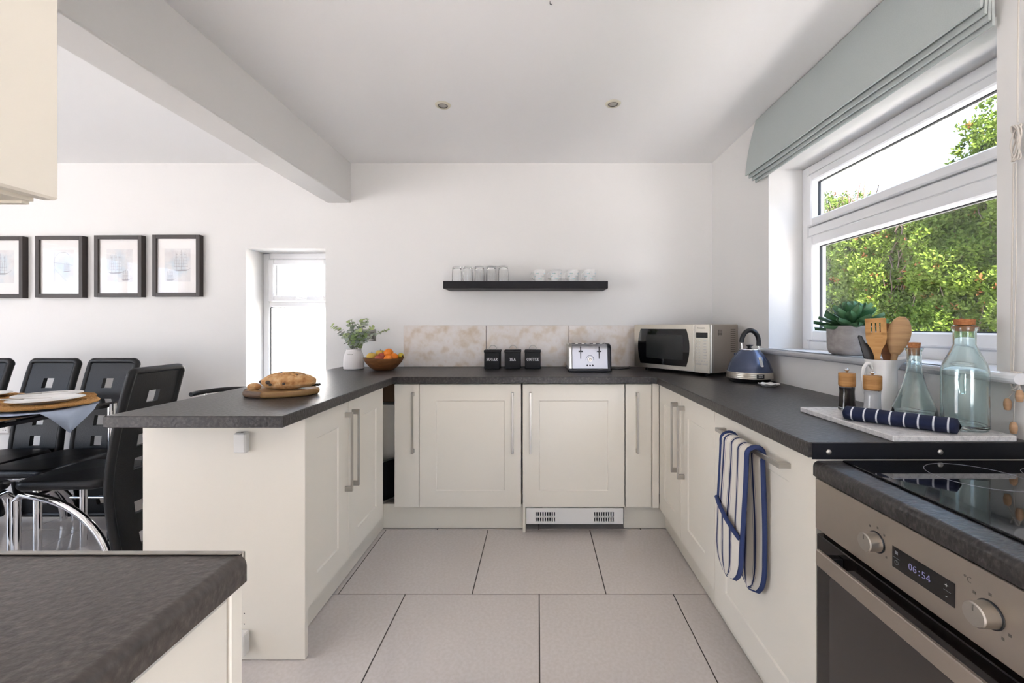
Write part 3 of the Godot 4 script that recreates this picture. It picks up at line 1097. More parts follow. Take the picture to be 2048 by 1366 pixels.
	for r in [[-0.03, -0.175, 0.086], [0.155, -0.16, 0.07], [-0.06, 0.12, 0.07], [0.13, 0.12, 0.09]]:
		var pts := []
		for i in 48:
			pts.append(V(r[0] + r[2] * cos(TAU * i / 48), 0.0055, r[1] + r[2] * sin(TAU * i / 48)))
		part("cooking_ring", MB.new().tube(pts, 0.0006, 4, false, true), M.ring_print, h)

# ---------------------------------------------------------------- dining room
# chair: local +z is its front; the bowed back panel stands on the floor and carries six square holes
func back_z(y: float) -> float:
	return -0.115 * pow(maxf(0.0, (y - 0.42) / 0.565), 1.5) - 0.06 * pow(maxf(0.0, (0.42 - y) / 0.38), 1.6)

func panel_piece(m: MB, x0: float, x1: float, y0: float, y1: float) -> void:
	var t := 0.011
	var steps := maxi(1, int(ceil((y1 - y0) / 0.035)))
	for s in [1.0, -1.0]:
		var rows := []
		for i in steps + 1:
			var y := lerpf(y0, y1, float(i) / steps)
			rows.append(PackedVector3Array([V(x0, y, back_z(y) + t * s), V(x1, y, back_z(y) + t * s)]))
		m.grid(rows, false, s < 0.0)
	for x in [x0, x1]:
		var rows := []
		for i in steps + 1:
			var y := lerpf(y0, y1, float(i) / steps)
			rows.append(PackedVector3Array([V(x, y, back_z(y) - t), V(x, y, back_z(y) + t)]))
		m.grid(rows, false, x == x1)
	for y in [y0, y1]:
		m.poly([V(x0, y, back_z(y) - t), V(x1, y, back_z(y) - t), V(x1, y, back_z(y) + t), V(x0, y, back_z(y) + t)], V(0, 1 if y == y1 else -1, 0))

func make_chair(label: String) -> Node3D:
	var n := thing("dining_chair", label, "chair", Vector3.ZERO, 0.0, "black dining chairs")
	var hw := 0.142
	var hole := 0.032
	var m := MB.new()
	panel_piece(m, -hw + 0.012, -hole, 0.05, 0.97)
	panel_piece(m, hole, hw - 0.012, 0.05, 0.97)
	var y := 0.05
	for k in [0.135, 0.285, 0.505, 0.625, 0.735, 0.845]:
		panel_piece(m, -hole, hole, y, k - 0.03)
		y = k + 0.03
	panel_piece(m, -hole, hole, y, 0.97)
	var b := part("backrest", m, M.black_leather, n)
	# padded rim round the panel
	var path := []
	for i in 26:
		var yy := lerpf(0.035, 0.955, i / 25.0)
		path.append(V(-hw, yy, back_z(yy)))
	for i in 7:
		var t := PI / 2 * i / 6.0
		path.append(V(-hw + 0.022 - 0.022 * cos(t), 0.958 + 0.022 * sin(t), back_z(0.965)))
	for i in 7:
		var t := PI / 2 * i / 6.0
		path.append(V(hw - 0.022 + 0.022 * sin(t), 0.958 + 0.022 * cos(t), back_z(0.965)))
	for i in 26:
		var yy := lerpf(0.955, 0.035, i / 25.0)
		path.append(V(hw, yy, back_z(yy)))
	part("rim", MB.new().tube(path, 0.0185, 10, true, true), M.black_leather, b)
	# cushioned seat, a little wider in front
	var rows := []
	for i in 13:
		var a := -PI / 2 + PI * i / 12.0
		var ring := PackedVector3Array()
		for q in rounded(0.34, 0.40, 0.05, 5):
			var w := 1.0 + 0.10 * q.y / 0.21
			var inn := 1.0 - 0.10 * (1.0 - cos(a)) if absf(a) < 1.5 else 0.0
			ring.append(V(q.x * w * inn, 0.445 + 0.024 * sin(a) + (0.006 if a > 1.5 else 0.0), 0.225 + q.y * inn))
		rows.append(ring)
	part("seat", MB.new().grid(rows, true, true), M.black_leather, n)
	# chrome side frames: an upright front leg, bent over and swept down to the foot of the back
	for s in [-1.0, 1.0]:
		var x: float = 0.150 * s
		var p := [V(x, 0.0, 0.43), V(x, 0.2, 0.43), V(x, 0.37, 0.43)]
		for i in 14:
			var t := PI / 2 * (i + 1) / 14.0
			p.append(V(x, 0.02 + 0.375 * cos(t) if i > 0 else 0.398, -0.02 + 0.43 * (1.0 - sin(t) * 1.0) + (0.0 if i > 0 else 0.0)))
		p[3] = V(x, 0.402, 0.40)
		part("leg", MB.new().tube(p, 0.0165, 12), M.chrome, n)
	part("cross_bar", MB.new().tube([V(-0.15, 0.395, 0.33), V(0.15, 0.395, 0.33)], 0.011, 8), M.chrome, n)
	part("cross_bar", MB.new().tube([V(-0.15, 0.17, 0.018), V(0.15, 0.17, 0.018)], 0.009, 8), M.chrome, n)
	return n

func ship_print(seed_: int, which: int) -> ImageTexture:
	var w := 200
	var h := 260
	var im := Image.create(w, h, false, Image.FORMAT_RGB8)
	var f := noise(seed_, 0.012, 4)
	var g := noise(seed_ + 9, 0.25, 2)
	for y in h:
		for x in w:
			var c := Color("ece8e5")
			var inside := x > 34 and x < 166 and y > 46 and y < 206
			if inside:
				c = Color("dedcdb")
				var b := Vector2((x - 100.0 - 20 * sin(which * 2.1)) / 60.0, (y - 125.0) / 70.0).length()
				var blue := clampf(1.1 - b + f.get_noise_2d(x, y), 0.0, 1.0)
				c = c.lerp(Color("bfcdd6"), blue * 0.8)
				c = c.lerp(Color("cfc8c8"), clampf(0.4 * g.get_noise_2d(x, y) + f.get_noise_2d(x + 300, y), 0.0, 0.6))
			im.set_pixel(x, y, c)
	var ink := func(a: Vector2, b: Vector2, strong: float) -> void:
		var steps := int(a.distance_to(b)) + 1
		for i in steps + 1:
			var q := a.lerp(b, float(i) / steps)
			var k := strong * (0.7 + 0.5 * g.get_noise_2d(q.x * 3, q.y * 3))
			for d in [Vector2.ZERO, Vector2(1, 0)]:
				var px := int(q.x + d.x)
				var py := int(q.y + d.y)
				if px > 34 and px < 166 and py > 46 and py < 206:
					im.set_pixel(px, py, im.get_pixel(px, py).lerp(Color("6f6a70"), k))
	var bases := [[Vector2(95, 160), 1.0]]
	if which == 1:
		# part of a rope arch, a boom and a far sail
		for i in 40:
			var t := lerpf(PI * 0.9, PI * 1.75, i / 40.0)
			ink.call(Vector2(110 + 45 * cos(t), 110 + 52 * sin(t)), Vector2(110 + 44 * cos(t + 0.04), 110 + 51 * sin(t + 0.04)), 0.6)
		ink.call(Vector2(60, 108), Vector2(160, 122), 0.7)
		ink.call(Vector2(68, 60), Vector2(68, 200), 0.5)
		ink.call(Vector2(70, 140), Vector2(130, 200), 0.4)
		bases = [[Vector2(130, 150), 0.45]]
	elif which == 2:
		bases = [[Vector2(80, 160), 0.95], [Vector2(130, 195), 0.5]]
	elif which == 3:
		bases = [[Vector2(118, 150), 1.0], [Vector2(62, 198), 0.5]]
	for bs in bases:
		var o: Vector2 = bs[0]
		var s: float = bs[1]
		for mast in [-22.0, 0.0, 20.0]:
			var mx: float = o.x + mast * s
			ink.call(Vector2(mx, o.y), Vector2(mx, o.y - 96 * s + absf(mast) * s * 0.6), 0.55)
			for k in 5:
				var yy := o.y - (16 + 15 * k) * s
				var hw := (13.0 - 1.8 * k) * s
				ink.call(Vector2(mx - hw, yy), Vector2(mx + hw, yy + 1), 0.45)
				ink.call(Vector2(mx - hw, yy), Vector2(mx - hw * 0.8, yy - 12 * s), 0.25)
				ink.call(Vector2(mx + hw, yy), Vector2(mx + hw * 0.8, yy - 12 * s), 0.25)
		for k in 7:
			ink.call(Vector2(o.x - (36 - k * 2) * s, o.y + k * s), Vector2(o.x + (36 - k * 2) * s, o.y + (k - 2) * s), 0.5)
		ink.call(Vector2(o.x + 34 * s, o.y), Vector2(o.x + 56 * s, o.y - 14 * s), 0.5)
	return ImageTexture.create_from_image(im)

func picture(at: Vector3, which: int, label: String) -> void:
	var n := thing("framed_picture", label, "picture", at, 0.0, "framed sketches on the dining wall")
	var w := 0.335
	var h := 0.435
	var b := 0.027
	var m := MB.new()
	m.span(V(-w / 2, -h / 2, 0), V(-w / 2 + b, h / 2, 0.036), 0.001).span(V(w / 2 - b, -h / 2, 0), V(w / 2, h / 2, 0.036), 0.001)
	m.span(V(-w / 2 + b, -h / 2, 0), V(w / 2 - b, -h / 2 + b, 0.036), 0.001).span(V(-w / 2 + b, h / 2 - b, 0), V(w / 2 - b, h / 2, 0.036), 0.001)
	part("frame", m, M.frame_wood, n)
	var pm := mat("print_%d" % which, Color.WHITE, 0.8)
	pm.albedo_texture = ship_print(200 + which, which)
	m = MB.new()
	var x := w / 2 - b
	var y := h / 2 - b
	m.poly([V(-x, -y, 0.022), V(x, -y, 0.022), V(x, y, 0.022), V(-x, y, 0.022)], Vector3.BACK, [Vector2(0, 1), Vector2(1, 1), Vector2(1, 0), Vector2(0, 0)])
	part("print", m, pm, n)
	m = MB.new()
	m.poly([V(-x, -y, 0.026), V(x, -y, 0.026), V(x, y, 0.026), V(-x, y, 0.026)], Vector3.BACK)
	part("glazing", m, M.pane, n)

func dining() -> void:
	picture(V(-2.552, 1.626, BACK), 3, "black framed ship sketch nearest the narrow window")
	picture(V(-2.962, 1.622, BACK), 2, "black framed ship sketch, second from the narrow window")
	picture(V(-3.378, 1.618, BACK), 1, "black framed sketch of a rope arch, third from the narrow window")
	picture(V(-3.80, 1.615, BACK), 0, "black framed ship sketch, fourth from the narrow window")
	# chairs: three along the wall, one at the head of the table
	var c := make_chair("black leather chair with square holes at the table's head, back to the peninsula")
	c.position = V(-2.05, 0, -2.17)
	c.rotation.y = -PI / 2
	copy(c, V(-2.675, 0, -2.575), 0.0, "black leather chair with square holes by the wall, nearest the narrow window")
	copy(c, V(-3.045, 0, -2.575), 0.0, "black leather chair with square holes by the wall, second from the narrow window")
	copy(c, V(-3.47, 0, -2.575), 0.0, "black leather chair with square holes by the wall, third from the narrow window")
	copy(c, V(-2.70, 0, -1.63), PI, "black leather chair with square holes on the table's side away from the wall")
	# table: dark glass on chrome legs
	var t := thing("dining_table", "dark glass dining table with chrome legs", "table", V(-3.15, 0, -2.165))
	var o := rounded(1.60, 0.83, 0.06, 6)
	part("table_top", MB.new().extrude(o, V(0, 0.77, 0), Vector3.RIGHT, Vector3.BACK, V(0, 0.012, 0), 0.002), M.black_glass, t)
	part("rail", MB.new().span(V(-0.70, 0.735, -0.30), V(0.70, 0.768, -0.28)).span(V(-0.70, 0.735, 0.28), V(0.70, 0.768, 0.30)).span(V(0.68, 0.735, -0.28), V(0.70, 0.768, 0.28)), M.dark_metal, t)
	for sx in [-1.0, 1.0]:
		for sz in [-1.0, 1.0]:
			var lg := part("leg", MB.new().lathe([Vector2(0.02, 0.03), Vector2(0.02, 0.77)], V(0.72 * sx, 0, 0.30 * sz + 0.04), 20), M.chrome, t)
			part("foot", MB.new().lathe([Vector2(0.0, 0.0), Vector2(0.022, 0.0), Vector2(0.022, 0.0), Vector2(0.022, 0.03), Vector2(0.02, 0.03)], V(0.72 * sx, 0, 0.30 * sz + 0.04), 20), M.plastic_black, lg)
	# place settings: woven mats, plates, napkin
	var mats := [[V(-2.52, 0.782, -2.18), "round woven placemat at the table's head, over a blue-grey napkin"], [V(-2.765, 0.782, -2.40), "round woven placemat before the wall chair nearest the narrow window"], [V(-3.165, 0.782, -2.385), "round woven placemat before the second wall chair from the narrow window"]]
	var heights := [0.0135, 0.0, 0.0]
	for i in 3:
		var at: Vector3 = mats[i][0]
		at.y += heights[i]
		var pm := thing("placemat", mats[i][1], "placemat", at, 0.0, "woven placemats")
		var rings := MB.new()
		for k in 9:
			var r := 0.02 + 0.0205 * k
			var pts := []
			for j in 40:
				pts.append(V(r * cos(TAU * j / 40), 0.0075 + 0.0012 * sin(j * 2.5 + k), r * sin(TAU * j / 40)))
			rings.tube(pts, 0.0065 if k < 8 else 0.008, 6, false, true)
		part("braid", rings, M.woven, pm)
		part("weave", MB.new().lathe([Vector2(0.0, 0.001), Vector2(0.184, 0.001), Vector2(0.184, 0.001), Vector2(0.188, 0.006), Vector2(0.182, 0.0105), Vector2(0.0, 0.0105)], Vector3.ZERO, 40), M.woven, pm)
		var lab: String = ["white dinner plate on the placemat at the table's head", "white dinner plate before the wall chair nearest the narrow window", "white dinner plate before the second wall chair from the narrow window"][i]
		var pl := thing("dinner_plate", lab, "plate", at + V(0, 0.0155, 0), 0.0, "dinner plates")
		part("dish", MB.new().lathe([Vector2(0.0, 0.0), Vector2(0.085, 0.0), Vector2(0.085, 0.0), Vector2(0.095, 0.006), Vector2(0.138, 0.017), Vector2(0.139, 0.019), Vector2(0.137, 0.0195), Vector2(0.094, 0.009), Vector2(0.085, 0.005), Vector2(0.0, 0.004)], Vector3.ZERO, 48), M.ceramic, pl)
		part("well", MB.new().lathe([Vector2(0.0, 0.0045), Vector2(0.08, 0.0045), Vector2(0.08, 0.0045), Vector2(0.0, 0.0048)], Vector3.ZERO, 32), M.ceramic, pl)
	# napkin under the head placemat, its corner hanging over the edge
	var rows := []
	for i in 9:
		var row := PackedVector3Array()
		for j in 15:
			var v := i / 8.0 - 0.5
			var u := j / 14.0
			var x := -2.56 + 0.33 * u
			var half := 0.20 * (1.0 if u < 0.45 else 1.0 - (u - 0.45) / 0.55)
			var z := -2.14 + v * 2.0 * half + 0.05 * maxf(0.0, u - 0.5)
			var y := 0.7845 + 0.0012 * sin(v * 9.0 + u * 5.0)
			var over := x + 2.345
			if over > 0.0:
				x = -2.343 + 0.012 * smoothstep(0.0, 0.03, over) + 0.006 * sin(v * 7.0)
				y = 0.7845 - over * 1.0
			row.append(V(x, y, z))
		rows.append(row)
	var back := []
	for r in rows:
		var row := PackedVector3Array()
		for q in r:
			row.append(q + (V(0, 0.0012, 0) if q.x < -2.344 else V(0.0012, 0.0004, 0)))
		back.append(row)
	solo("napkin", MB.new().grid(rows, false, true).grid(back, false, false), M.napkin, "blue-grey cloth napkin hanging over the table edge", "napkin")
	# knife beside each plate
	for i in 2:
		var at: Vector3 = [V(-2.575, 0.8325, -2.13), V(-2.80, 0.819, -2.40)][i]
		var k := thing("table_knife", ["steel table knife lying on the plate at the table's head", "steel table knife on the plate before the wall chair by the window"][i], "knife", at, 0.35 + 0.3 * i, "table knives")
		part("blade", MB.new().box(V(0.05, 0.003, 0), V(0.10, 0.0015, 0.014), 0.0005), M.steel, k)
		part("grip", MB.new().box(V(-0.045, 0.003, 0), V(0.09, 0.006, 0.012), 0.002), M.steel, k)
	# low round-backed stool on the far side of the peninsula: only its rail shows above the worktop
	var st := thing("tub_chair", "black chair with low curved back rail behind the peninsula", "chair", V(-1.90, 0, -2.62))
	var arc := []
	for i in 17:
		var a := PI * i / 16.0
		arc.append(V(0.20 * cos(a), 0.785 + 0.012 * sin(a), -0.17 * sin(a) + 0.05))
	part("back_rail", MB.new().tube(arc, 0.014, 10), M.black_leather, st)
	part("seat", MB.new().lathe([Vector2(0, 0.44), Vector2(0.17, 0.44), Vector2(0.19, 0.455), Vector2(0.18, 0.475), Vector2(0, 0.48)], Vector3.ZERO, 32), M.black_leather, st)
	for i in 4:
		var a := PI * i / 2.0 + PI / 4
		part("leg", MB.new().tube([V(0.16 * cos(a), 0.0, 0.16 * sin(a)), V(0.14 * cos(a), 0.45, 0.14 * sin(a))], 0.012, 10), M.chrome, st)
	for s in [1.0, -1.0]:
		part("arm_post", MB.new().tube([V(0.16 * s, 0.45, -0.03), V(0.175 * s, 0.785, -0.033)], 0.011, 10), M.chrome, st)
	# socket low on the dining wall
	var so := thing("wall_socket", "chrome wall socket low on the dining wall", "socket", V(-3.83, 0.47, BACK))
	part("plate", MB.new().span(V(-0.073, -0.043, 0), V(0.073, 0.043, 0.006), 0.002), M.chrome, so)
	part("insert", MB.new().span(V(-0.06, -0.03, 0.005), V(0.06, 0.03, 0.008), 0.001), M.plastic_white, so)
	for x in [-0.035, 0.035]:
		for e in [[-0.003, 0.008, 0.006, 0.010], [-0.012, -0.014, 0.006, 0.006], [0.006, -0.014, 0.006, 0.006]]:
			part("pin_hole", MB.new().span(V(x + e[0], e[1], 0.007), V(x + e[0] + e[2], e[1] + e[3], 0.0085)), M.hole_black, so)

# ---------------------------------------------------------------- things on the back worktop
func on_back_counter() -> void:
	var names := ["SUGAR", "TEA", "COFFEE"]
	var xs := [984.0, 1025.0, 1065.5]
	for i in 3:
		var zc := -2.92
		var x: float = (xs[i] - VX) / F * 2.868
		var n := thing("canister", "black tin canister with hoop lid lettered %s" % names[i], "canister", V(x, 0.91, zc), 0.0, "black lettered canisters")
		part("body", MB.new().span(V(-0.053, 0.0, -0.052), V(0.053, 0.112, 0.052), 0.003), M.tin_black, n)
		var lid := part("lid", MB.new().span(V(-0.0555, 0.110, -0.0545), V(0.0555, 0.128, 0.0545), 0.003), M.tin_black, n)
		var arc := []
		for k in 13:
			var a := PI * k / 12.0
			arc.append(V(0.027 * cos(a), 0.127 + 0.030 * sin(a), 0.0))
		part("hoop", MB.new().tube(arc, 0.0022, 8), M.steel, lid)
		text("lettering", names[i], 0.019, Transform3D(Basis(), V(0, 0.064, 0.0523)), M.letter_white, n, "Droid Serif", true, 0.80)
	# toaster
	var t := thing("toaster", "polished four-slice toaster with black ends and round dial", "toaster", V(0.328, 0.91, -2.80))
	var w := 0.133
	var d := 0.125
	var out := PackedVector2Array([Vector2(-d, 0.022), Vector2(d, 0.022)])
	for k in 9:
		var a := PI / 2 * k / 8.0
		out.append(Vector2(d - 0.016 - 0.035 + 0.035 * cos(a), 0.138 + 0.035 * sin(a)))
	for k in 9:
		var a := PI / 2 + PI / 2 * k / 8.0
		out.append(Vector2(-d + 0.016 + 0.035 + 0.035 * cos(a), 0.138 + 0.035 * sin(a)))
	part("shell", MB.new().extrude(out, V(-w + 0.022, 0, 0), Vector3.FORWARD, Vector3.UP, V(2 * w - 0.044, 0, 0), 0.0, Vector2.ONE, true), mat("toaster_steel", Color("a9a9ae"), 0.36, 1.0), t)
	var wide := PackedVector2Array()
	for q in out:
		wide.append(Vector2(q.x * 1.02, 0.022 + (q.y - 0.022) * 1.02))
	for s in [-1.0, 1.0]:
		part("end_cap", MB.new().extrude(wide, V(s * (w - 0.023) if s > 0 else -w - 0.002, 0, 0), Vector3.FORWARD, Vector3.UP, V(0.025, 0, 0), 0.006), M.dark_metal if s > 0 else M.steel, t)
	part("foot", MB.new().span(V(-w - 0.004, 0.0, -d - 0.004), V(w + 0.004, 0.024, d + 0.004), 0.006), M.plastic_black, t)
	var lean := func(y: float) -> float:
		return d - 0.016 * (y - 0.022) / 0.116
	for s in [-1.0, 1.0]:
		var x: float = s * 0.058
		part("slot", MB.new().span(V(x - 0.045, 0.172, -0.07), V(x + 0.045, 0.1745, -0.045)).span(V(x - 0.045, 0.172, -0.005), V(x + 0.045, 0.1745, 0.02)), M.hole_black, t)
		var tr := part("lever_track", MB.new().span(V(x - 0.0025, 0.045, d - 0.03), V(x + 0.0025, 0.16, lean.call(0.09) + 0.001)), M.hole_black, t)
		part("lever", MB.new().span(V(x - 0.013, 0.126, d - 0.03), V(x + 0.013, 0.134, d + 0.004), 0.002), M.plastic_black, tr)
		part("rack_top", MB.new().span(V(x - 0.03, 0.174, 0.045), V(x - 0.012, 0.179, 0.052), 0.001).span(V(x + 0.012, 0.174, 0.045), V(x + 0.03, 0.179, 0.052), 0.001), M.steel, t)
	var ax := Basis(Vector3.RIGHT, Vector3.BACK, Vector3.DOWN)
	var k1 := MB.new()
	k1.xf = Transform3D(ax, V(0, 0.079, lean.call(0.079) - 0.002))
	var dial := part("dial", k1.lathe([Vector2(0.015, 0.0), Vector2(0.0135, 0.014), Vector2(0.0135, 0.014), Vector2(0.009, 0.014), Vector2(0.009, 0.014), Vector2(0.008, 0.011), Vector2(0.0, 0.011)], Vector3.ZERO, 28), M.steel, t)
	var arc2 := []
	for k in 15:
		var a := -0.25 + (PI + 0.5) * k / 14.0
		arc2.append(V(0.0245 * cos(a), 0.079 + 0.0245 * sin(a), lean.call(0.079 + 0.0245 * sin(a)) + 0.0004))
	part("scale", MB.new().tube(arc2, 0.0013, 6), M.plastic_black, dial)
	for k in 3:
		var b := MB.new()
		b.xf = Transform3D(ax, V(-0.017 + 0.017 * k, 0.042, lean.call(0.042)))
		part("button", b.lathe([Vector2(0.0055, 0.0), Vector2(0.005, 0.004), Vector2(0.005, 0.004), Vector2(0.0, 0.004)], Vector3.ZERO, 14), M.dark_metal, t)
	solo("power_cable", MB.new().tube([V(0.455, 0.914, -2.86), V(0.50, 0.914, -2.84), V(0.55, 0.914, -2.83), V(0.60, 0.914, -2.85), V(0.63, 0.914, -2.90), V(0.64, 0.916, -2.97)], 0.0035, 8), M.plastic_black, "black power cable of the toaster on the worktop", "cable")
	microwave()
	kettle()
	# scalloped white dish by the kettle
	var sp := thing("spoon_rest", "small white scalloped dish beside the blue kettle", "dish", V(1.105, 0.91, -2.035))
	var rows := []
	for p in [Vector2(0.0, 0.0), Vector2(0.026, 0.0), Vector2(0.036, 0.008), Vector2(0.048, 0.014), Vector2(0.046, 0.0155), Vector2(0.034, 0.010), Vector2(0.0, 0.006)]:
		var ring := PackedVector3Array()
		for k in 40:
			var a := TAU * k / 40
			var r: float = p.x * (1.0 + 0.05 * cos(a * 8.0) * (p.x / 0.05))
			ring.append(V(r * cos(a) * 1.05, p.y + 0.002 * sin(a * 8.0) * (p.x / 0.05), -r * sin(a) * 0.85))
		rows.append(ring)
	part("dish", MB.new().grid(rows, true), M.ceramic, sp)

func microwave() -> void:
	var w := 0.566
	var h := 0.28
	var n := thing("microwave", "stainless steel microwave standing across the worktop corner", "microwave", V(0.8095, 0.91, -2.62), deg_to_rad(-54.2))
	var y0 := 0.02
	part("body", MB.new().span(V(-w / 2, y0, -0.283), V(w / 2, y0 + h, -0.02), 0.004), M.oven_steel, n)
	part("bezel", MB.new().span(V(w / 2 - 0.012, y0 + 0.001, -0.03), V(w / 2 + 0.001, y0 + h - 0.001, -0.001), 0.004), M.steel, n)
	for x in [-0.22, 0.22]:
		part("foot", MB.new().lathe([Vector2(0.0, 0.0), Vector2(0.014, 0.0), Vector2(0.014, 0.0), Vector2(0.016, y0 + 0.002)], V(x, 0, -0.06), 14).lathe([Vector2(0.0, 0.0), Vector2(0.014, 0.0), Vector2(0.014, 0.0), Vector2(0.016, y0 + 0.002)], V(x, 0, -0.24), 14), M.plastic_black, n)
	var xs := -w / 2 + 0.807 * w
	var dr := part("door", MB.new().span(V(-w / 2, y0, -0.021), V(xs - 0.0015, y0 + h, 0.0), 0.003), M.brushed, n)
	var p := PackedVector2Array()
	var cx := -w / 2 + 0.406 * w
	var hw := 0.345 * w
	for k in 11:
		var t := k / 10.0 * 2.0 - 1.0
		p.append(Vector2(cx + hw - 0.022 * t * t, y0 + h * 0.5 + t * 0.112))
	for k in 11:
		var t := 1.0 - k / 10.0 * 2.0
		p.append(Vector2(cx - hw + 0.022 * t * t, y0 + h * 0.5 + t * 0.112))
	var gl := part("window", MB.new().extrude(p, V(0, 0, -0.002), Vector3.RIGHT, Vector3.UP, V(0, 0, 0.0028)), M.black_glass, dr)
	var q := PackedVector2Array()
	for e in rounded(hw * 1.42, 0.15, 0.006, 3):
		q.append(e + Vector2(cx + 0.012, y0 + h * 0.5))
	part("mesh_screen", MB.new().extrude(q, V(0, 0, 0.0004), Vector3.RIGHT, Vector3.UP, V(0, 0, 0.0006)), mat("screen_grey", Color("2c2d2c"), 0.08), gl)
	var x0 := xs + 0.0015
	var x1 := w / 2 - 0.012
	var xm := (x0 + x1) / 2
	var cp := part("control_panel", MB.new().span(V(x0, y0, -0.021), V(x1, y0 + h, 0.0), 0.002), M.brushed, n)
	part("display", MB.new().span(V(xm - 0.037, y0 + 0.202, -0.001), V(xm + 0.037, y0 + 0.232, 0.0012), 0.0005), M.black_glass, cp)
	text("lettering", "Panasonic", 0.0072, Transform3D(Basis(), V(xm - 0.004, y0 + 0.258, 0.0003)), M.print_grey, cp, "Droid Sans", true)
	for r in 7:
		part("button", MB.new().box(V(xm + 0.020, y0 + 0.186 - 0.0165 * r, 0.001), V(0.019, 0.0085, 0.003), 0.0012), M.steel, cp)
		for e in 2:
			part("button", MB.new().box(V(xm - 0.031 + 0.016 * e, y0 + 0.186 - 0.0165 * r, 0.001), V(0.0085, 0.0075, 0.003), 0.0012), M.steel, cp)
	for e in 5:
		part("button", MB.new().box(V(xm - 0.034 + 0.017 * e, y0 + 0.068, 0.001), V(0.009, 0.007, 0.003), 0.001), M.steel, cp)
	for e in 2:
		part("button", MB.new().box(V(xm - 0.020 + 0.041 * e, y0 + 0.051, 0.001), V(0.034, 0.010, 0.003), 0.0012), M.steel, cp)
	part("door_key", MB.new().box(V(xm, y0 + 0.020, 0.0005), V(0.078, 0.026, 0.003), 0.001), M.brushed, cp)
	var hl := MB.new()
	for r in 4:
		for e in 3:
			hl.box(V(w / 2 + 0.0002, y0 + 0.245 - 0.0085 * r, -0.075 - 0.014 * e), V(0.001, 0.005, 0.006))
	part("vent_holes", hl, M.hole_black, n)
	var st := MB.new()
	for r in 12:
		st.box(V(w / 2 + 0.0002, y0 + 0.25 - 0.012 * r, -0.225), V(0.001, 0.004, 0.05))
	part("louvres", st, M.print_grey, n)

func kettle() -> void:
	var n := thing("kettle", "blue pyramid kettle with black arched handle and chrome band", "kettle", V(1.112, 0.91, -2.235), -0.10)
	n.scale = V(0.93, 1.0, 0.93)
	part("stand", MB.new().lathe([Vector2(0.0, 0.0), Vector2(0.098, 0.0), Vector2(0.098, 0.0), Vector2(0.104, 0.006), Vector2(0.106, 0.020), Vector2(0.106, 0.020), Vector2(0.0, 0.020)], Vector3.ZERO, 48), M.plastic_black, n)
	var band := []
	for k in 15:
		var y := 0.021 + 0.032 * k / 14.0
		band.append(Vector2(0.1215 - 0.06 * pow((y - 0.021) / 0.16, 1.6) * 0.3 - (0.0008 if k % 4 == 2 else 0.0), y))
	var bd := part("band", MB.new().lathe([Vector2(0.09, 0.0205), Vector2(0.1205, 0.0205)] + band, Vector3.ZERO, 56), M.brushed, n)
	var prof := []
	for k in 15:
		var t := k / 14.0
		prof.append(Vector2(lerpf(0.1195, 0.052, pow(t, 0.92)) + 0.012 * sin(t * PI), 0.053 + 0.112 * t))
	part("body", MB.new().lathe(prof, Vector3.ZERO, 56), M.kettle_blue, n)
	part("lid", MB.new().lathe([Vector2(0.052, 0.164), Vector2(0.054, 0.167), Vector2(0.050, 0.171), Vector2(0.02, 0.175), Vector2(0.0, 0.1755)], Vector3.ZERO, 40), M.chrome, n)
	part("lid_knob", MB.new().lathe([Vector2(0.010, 0.174), Vector2(0.011, 0.182), Vector2(0.021, 0.188), Vector2(0.021, 0.191), Vector2(0.0, 0.193)], Vector3.ZERO, 24), M.plastic_black, n)
	var arc := []
	for k in 19:
		var a := lerpf(-0.12, PI + 0.02, k / 18.0)
		arc.append(V(0.046 * cos(a) + 0.004, 0.205 + 0.062 * sin(a) - (0.012 if a < 0.0 else 0.0), 0.0))
	part("handle", MB.new().tube(arc, 0.0125, 14), M.plastic_black, n)
	part("handle_post", MB.new().tube([V(0.049, 0.19, 0), V(0.050, 0.165, 0), V(0.0545, 0.145, 0)], 0.005, 10), M.chrome, n)
	part("handle_post", MB.new().tube([V(-0.042, 0.20, 0), V(-0.041, 0.168, 0)], 0.005, 10), M.chrome, n)
	# spout on the far side, water gauge in front, badge on the band
	part("spout", MB.new().tube([V(-0.03, 0.10, -0.085), V(-0.036, 0.125, -0.098), V(-0.038, 0.14, -0.107)], [0.022, 0.014, 0.010], 12), M.kettle_blue, n)
	var g := MB.new()
	g.xf = Transform3D(Basis.from_euler(V(-0.56, 0, 0)), V(0.024, 0.107, 0.0965))
	part("water_gauge", g.extrude(rounded(0.016, 0.058, 0.007, 5), V(0, 0, -0.004), Vector3.RIGHT, Vector3.UP, V(0, 0, 0.006), 0.001), M.chrome, n)
	var bx := Transform3D(Basis.from_euler(V(0, 0.10, 0)), V(0.012, 0.037, 0.1195))
	var b2 := MB.new()
	b2.xf = bx
	var bg := part("badge", b2.box(Vector3.ZERO, V(0.040, 0.022, 0.006), 0.001), M.plastic_black, bd)
	text("lettering", "morphy", 0.0048, bx * Transform3D(Basis(), V(0, 0.0045, 0.0031)), M.letter_white, bg)
	text("lettering", "richards", 0.0048, bx * Transform3D(Basis(), V(0, -0.0035, 0.0031)), M.letter_white, bg)

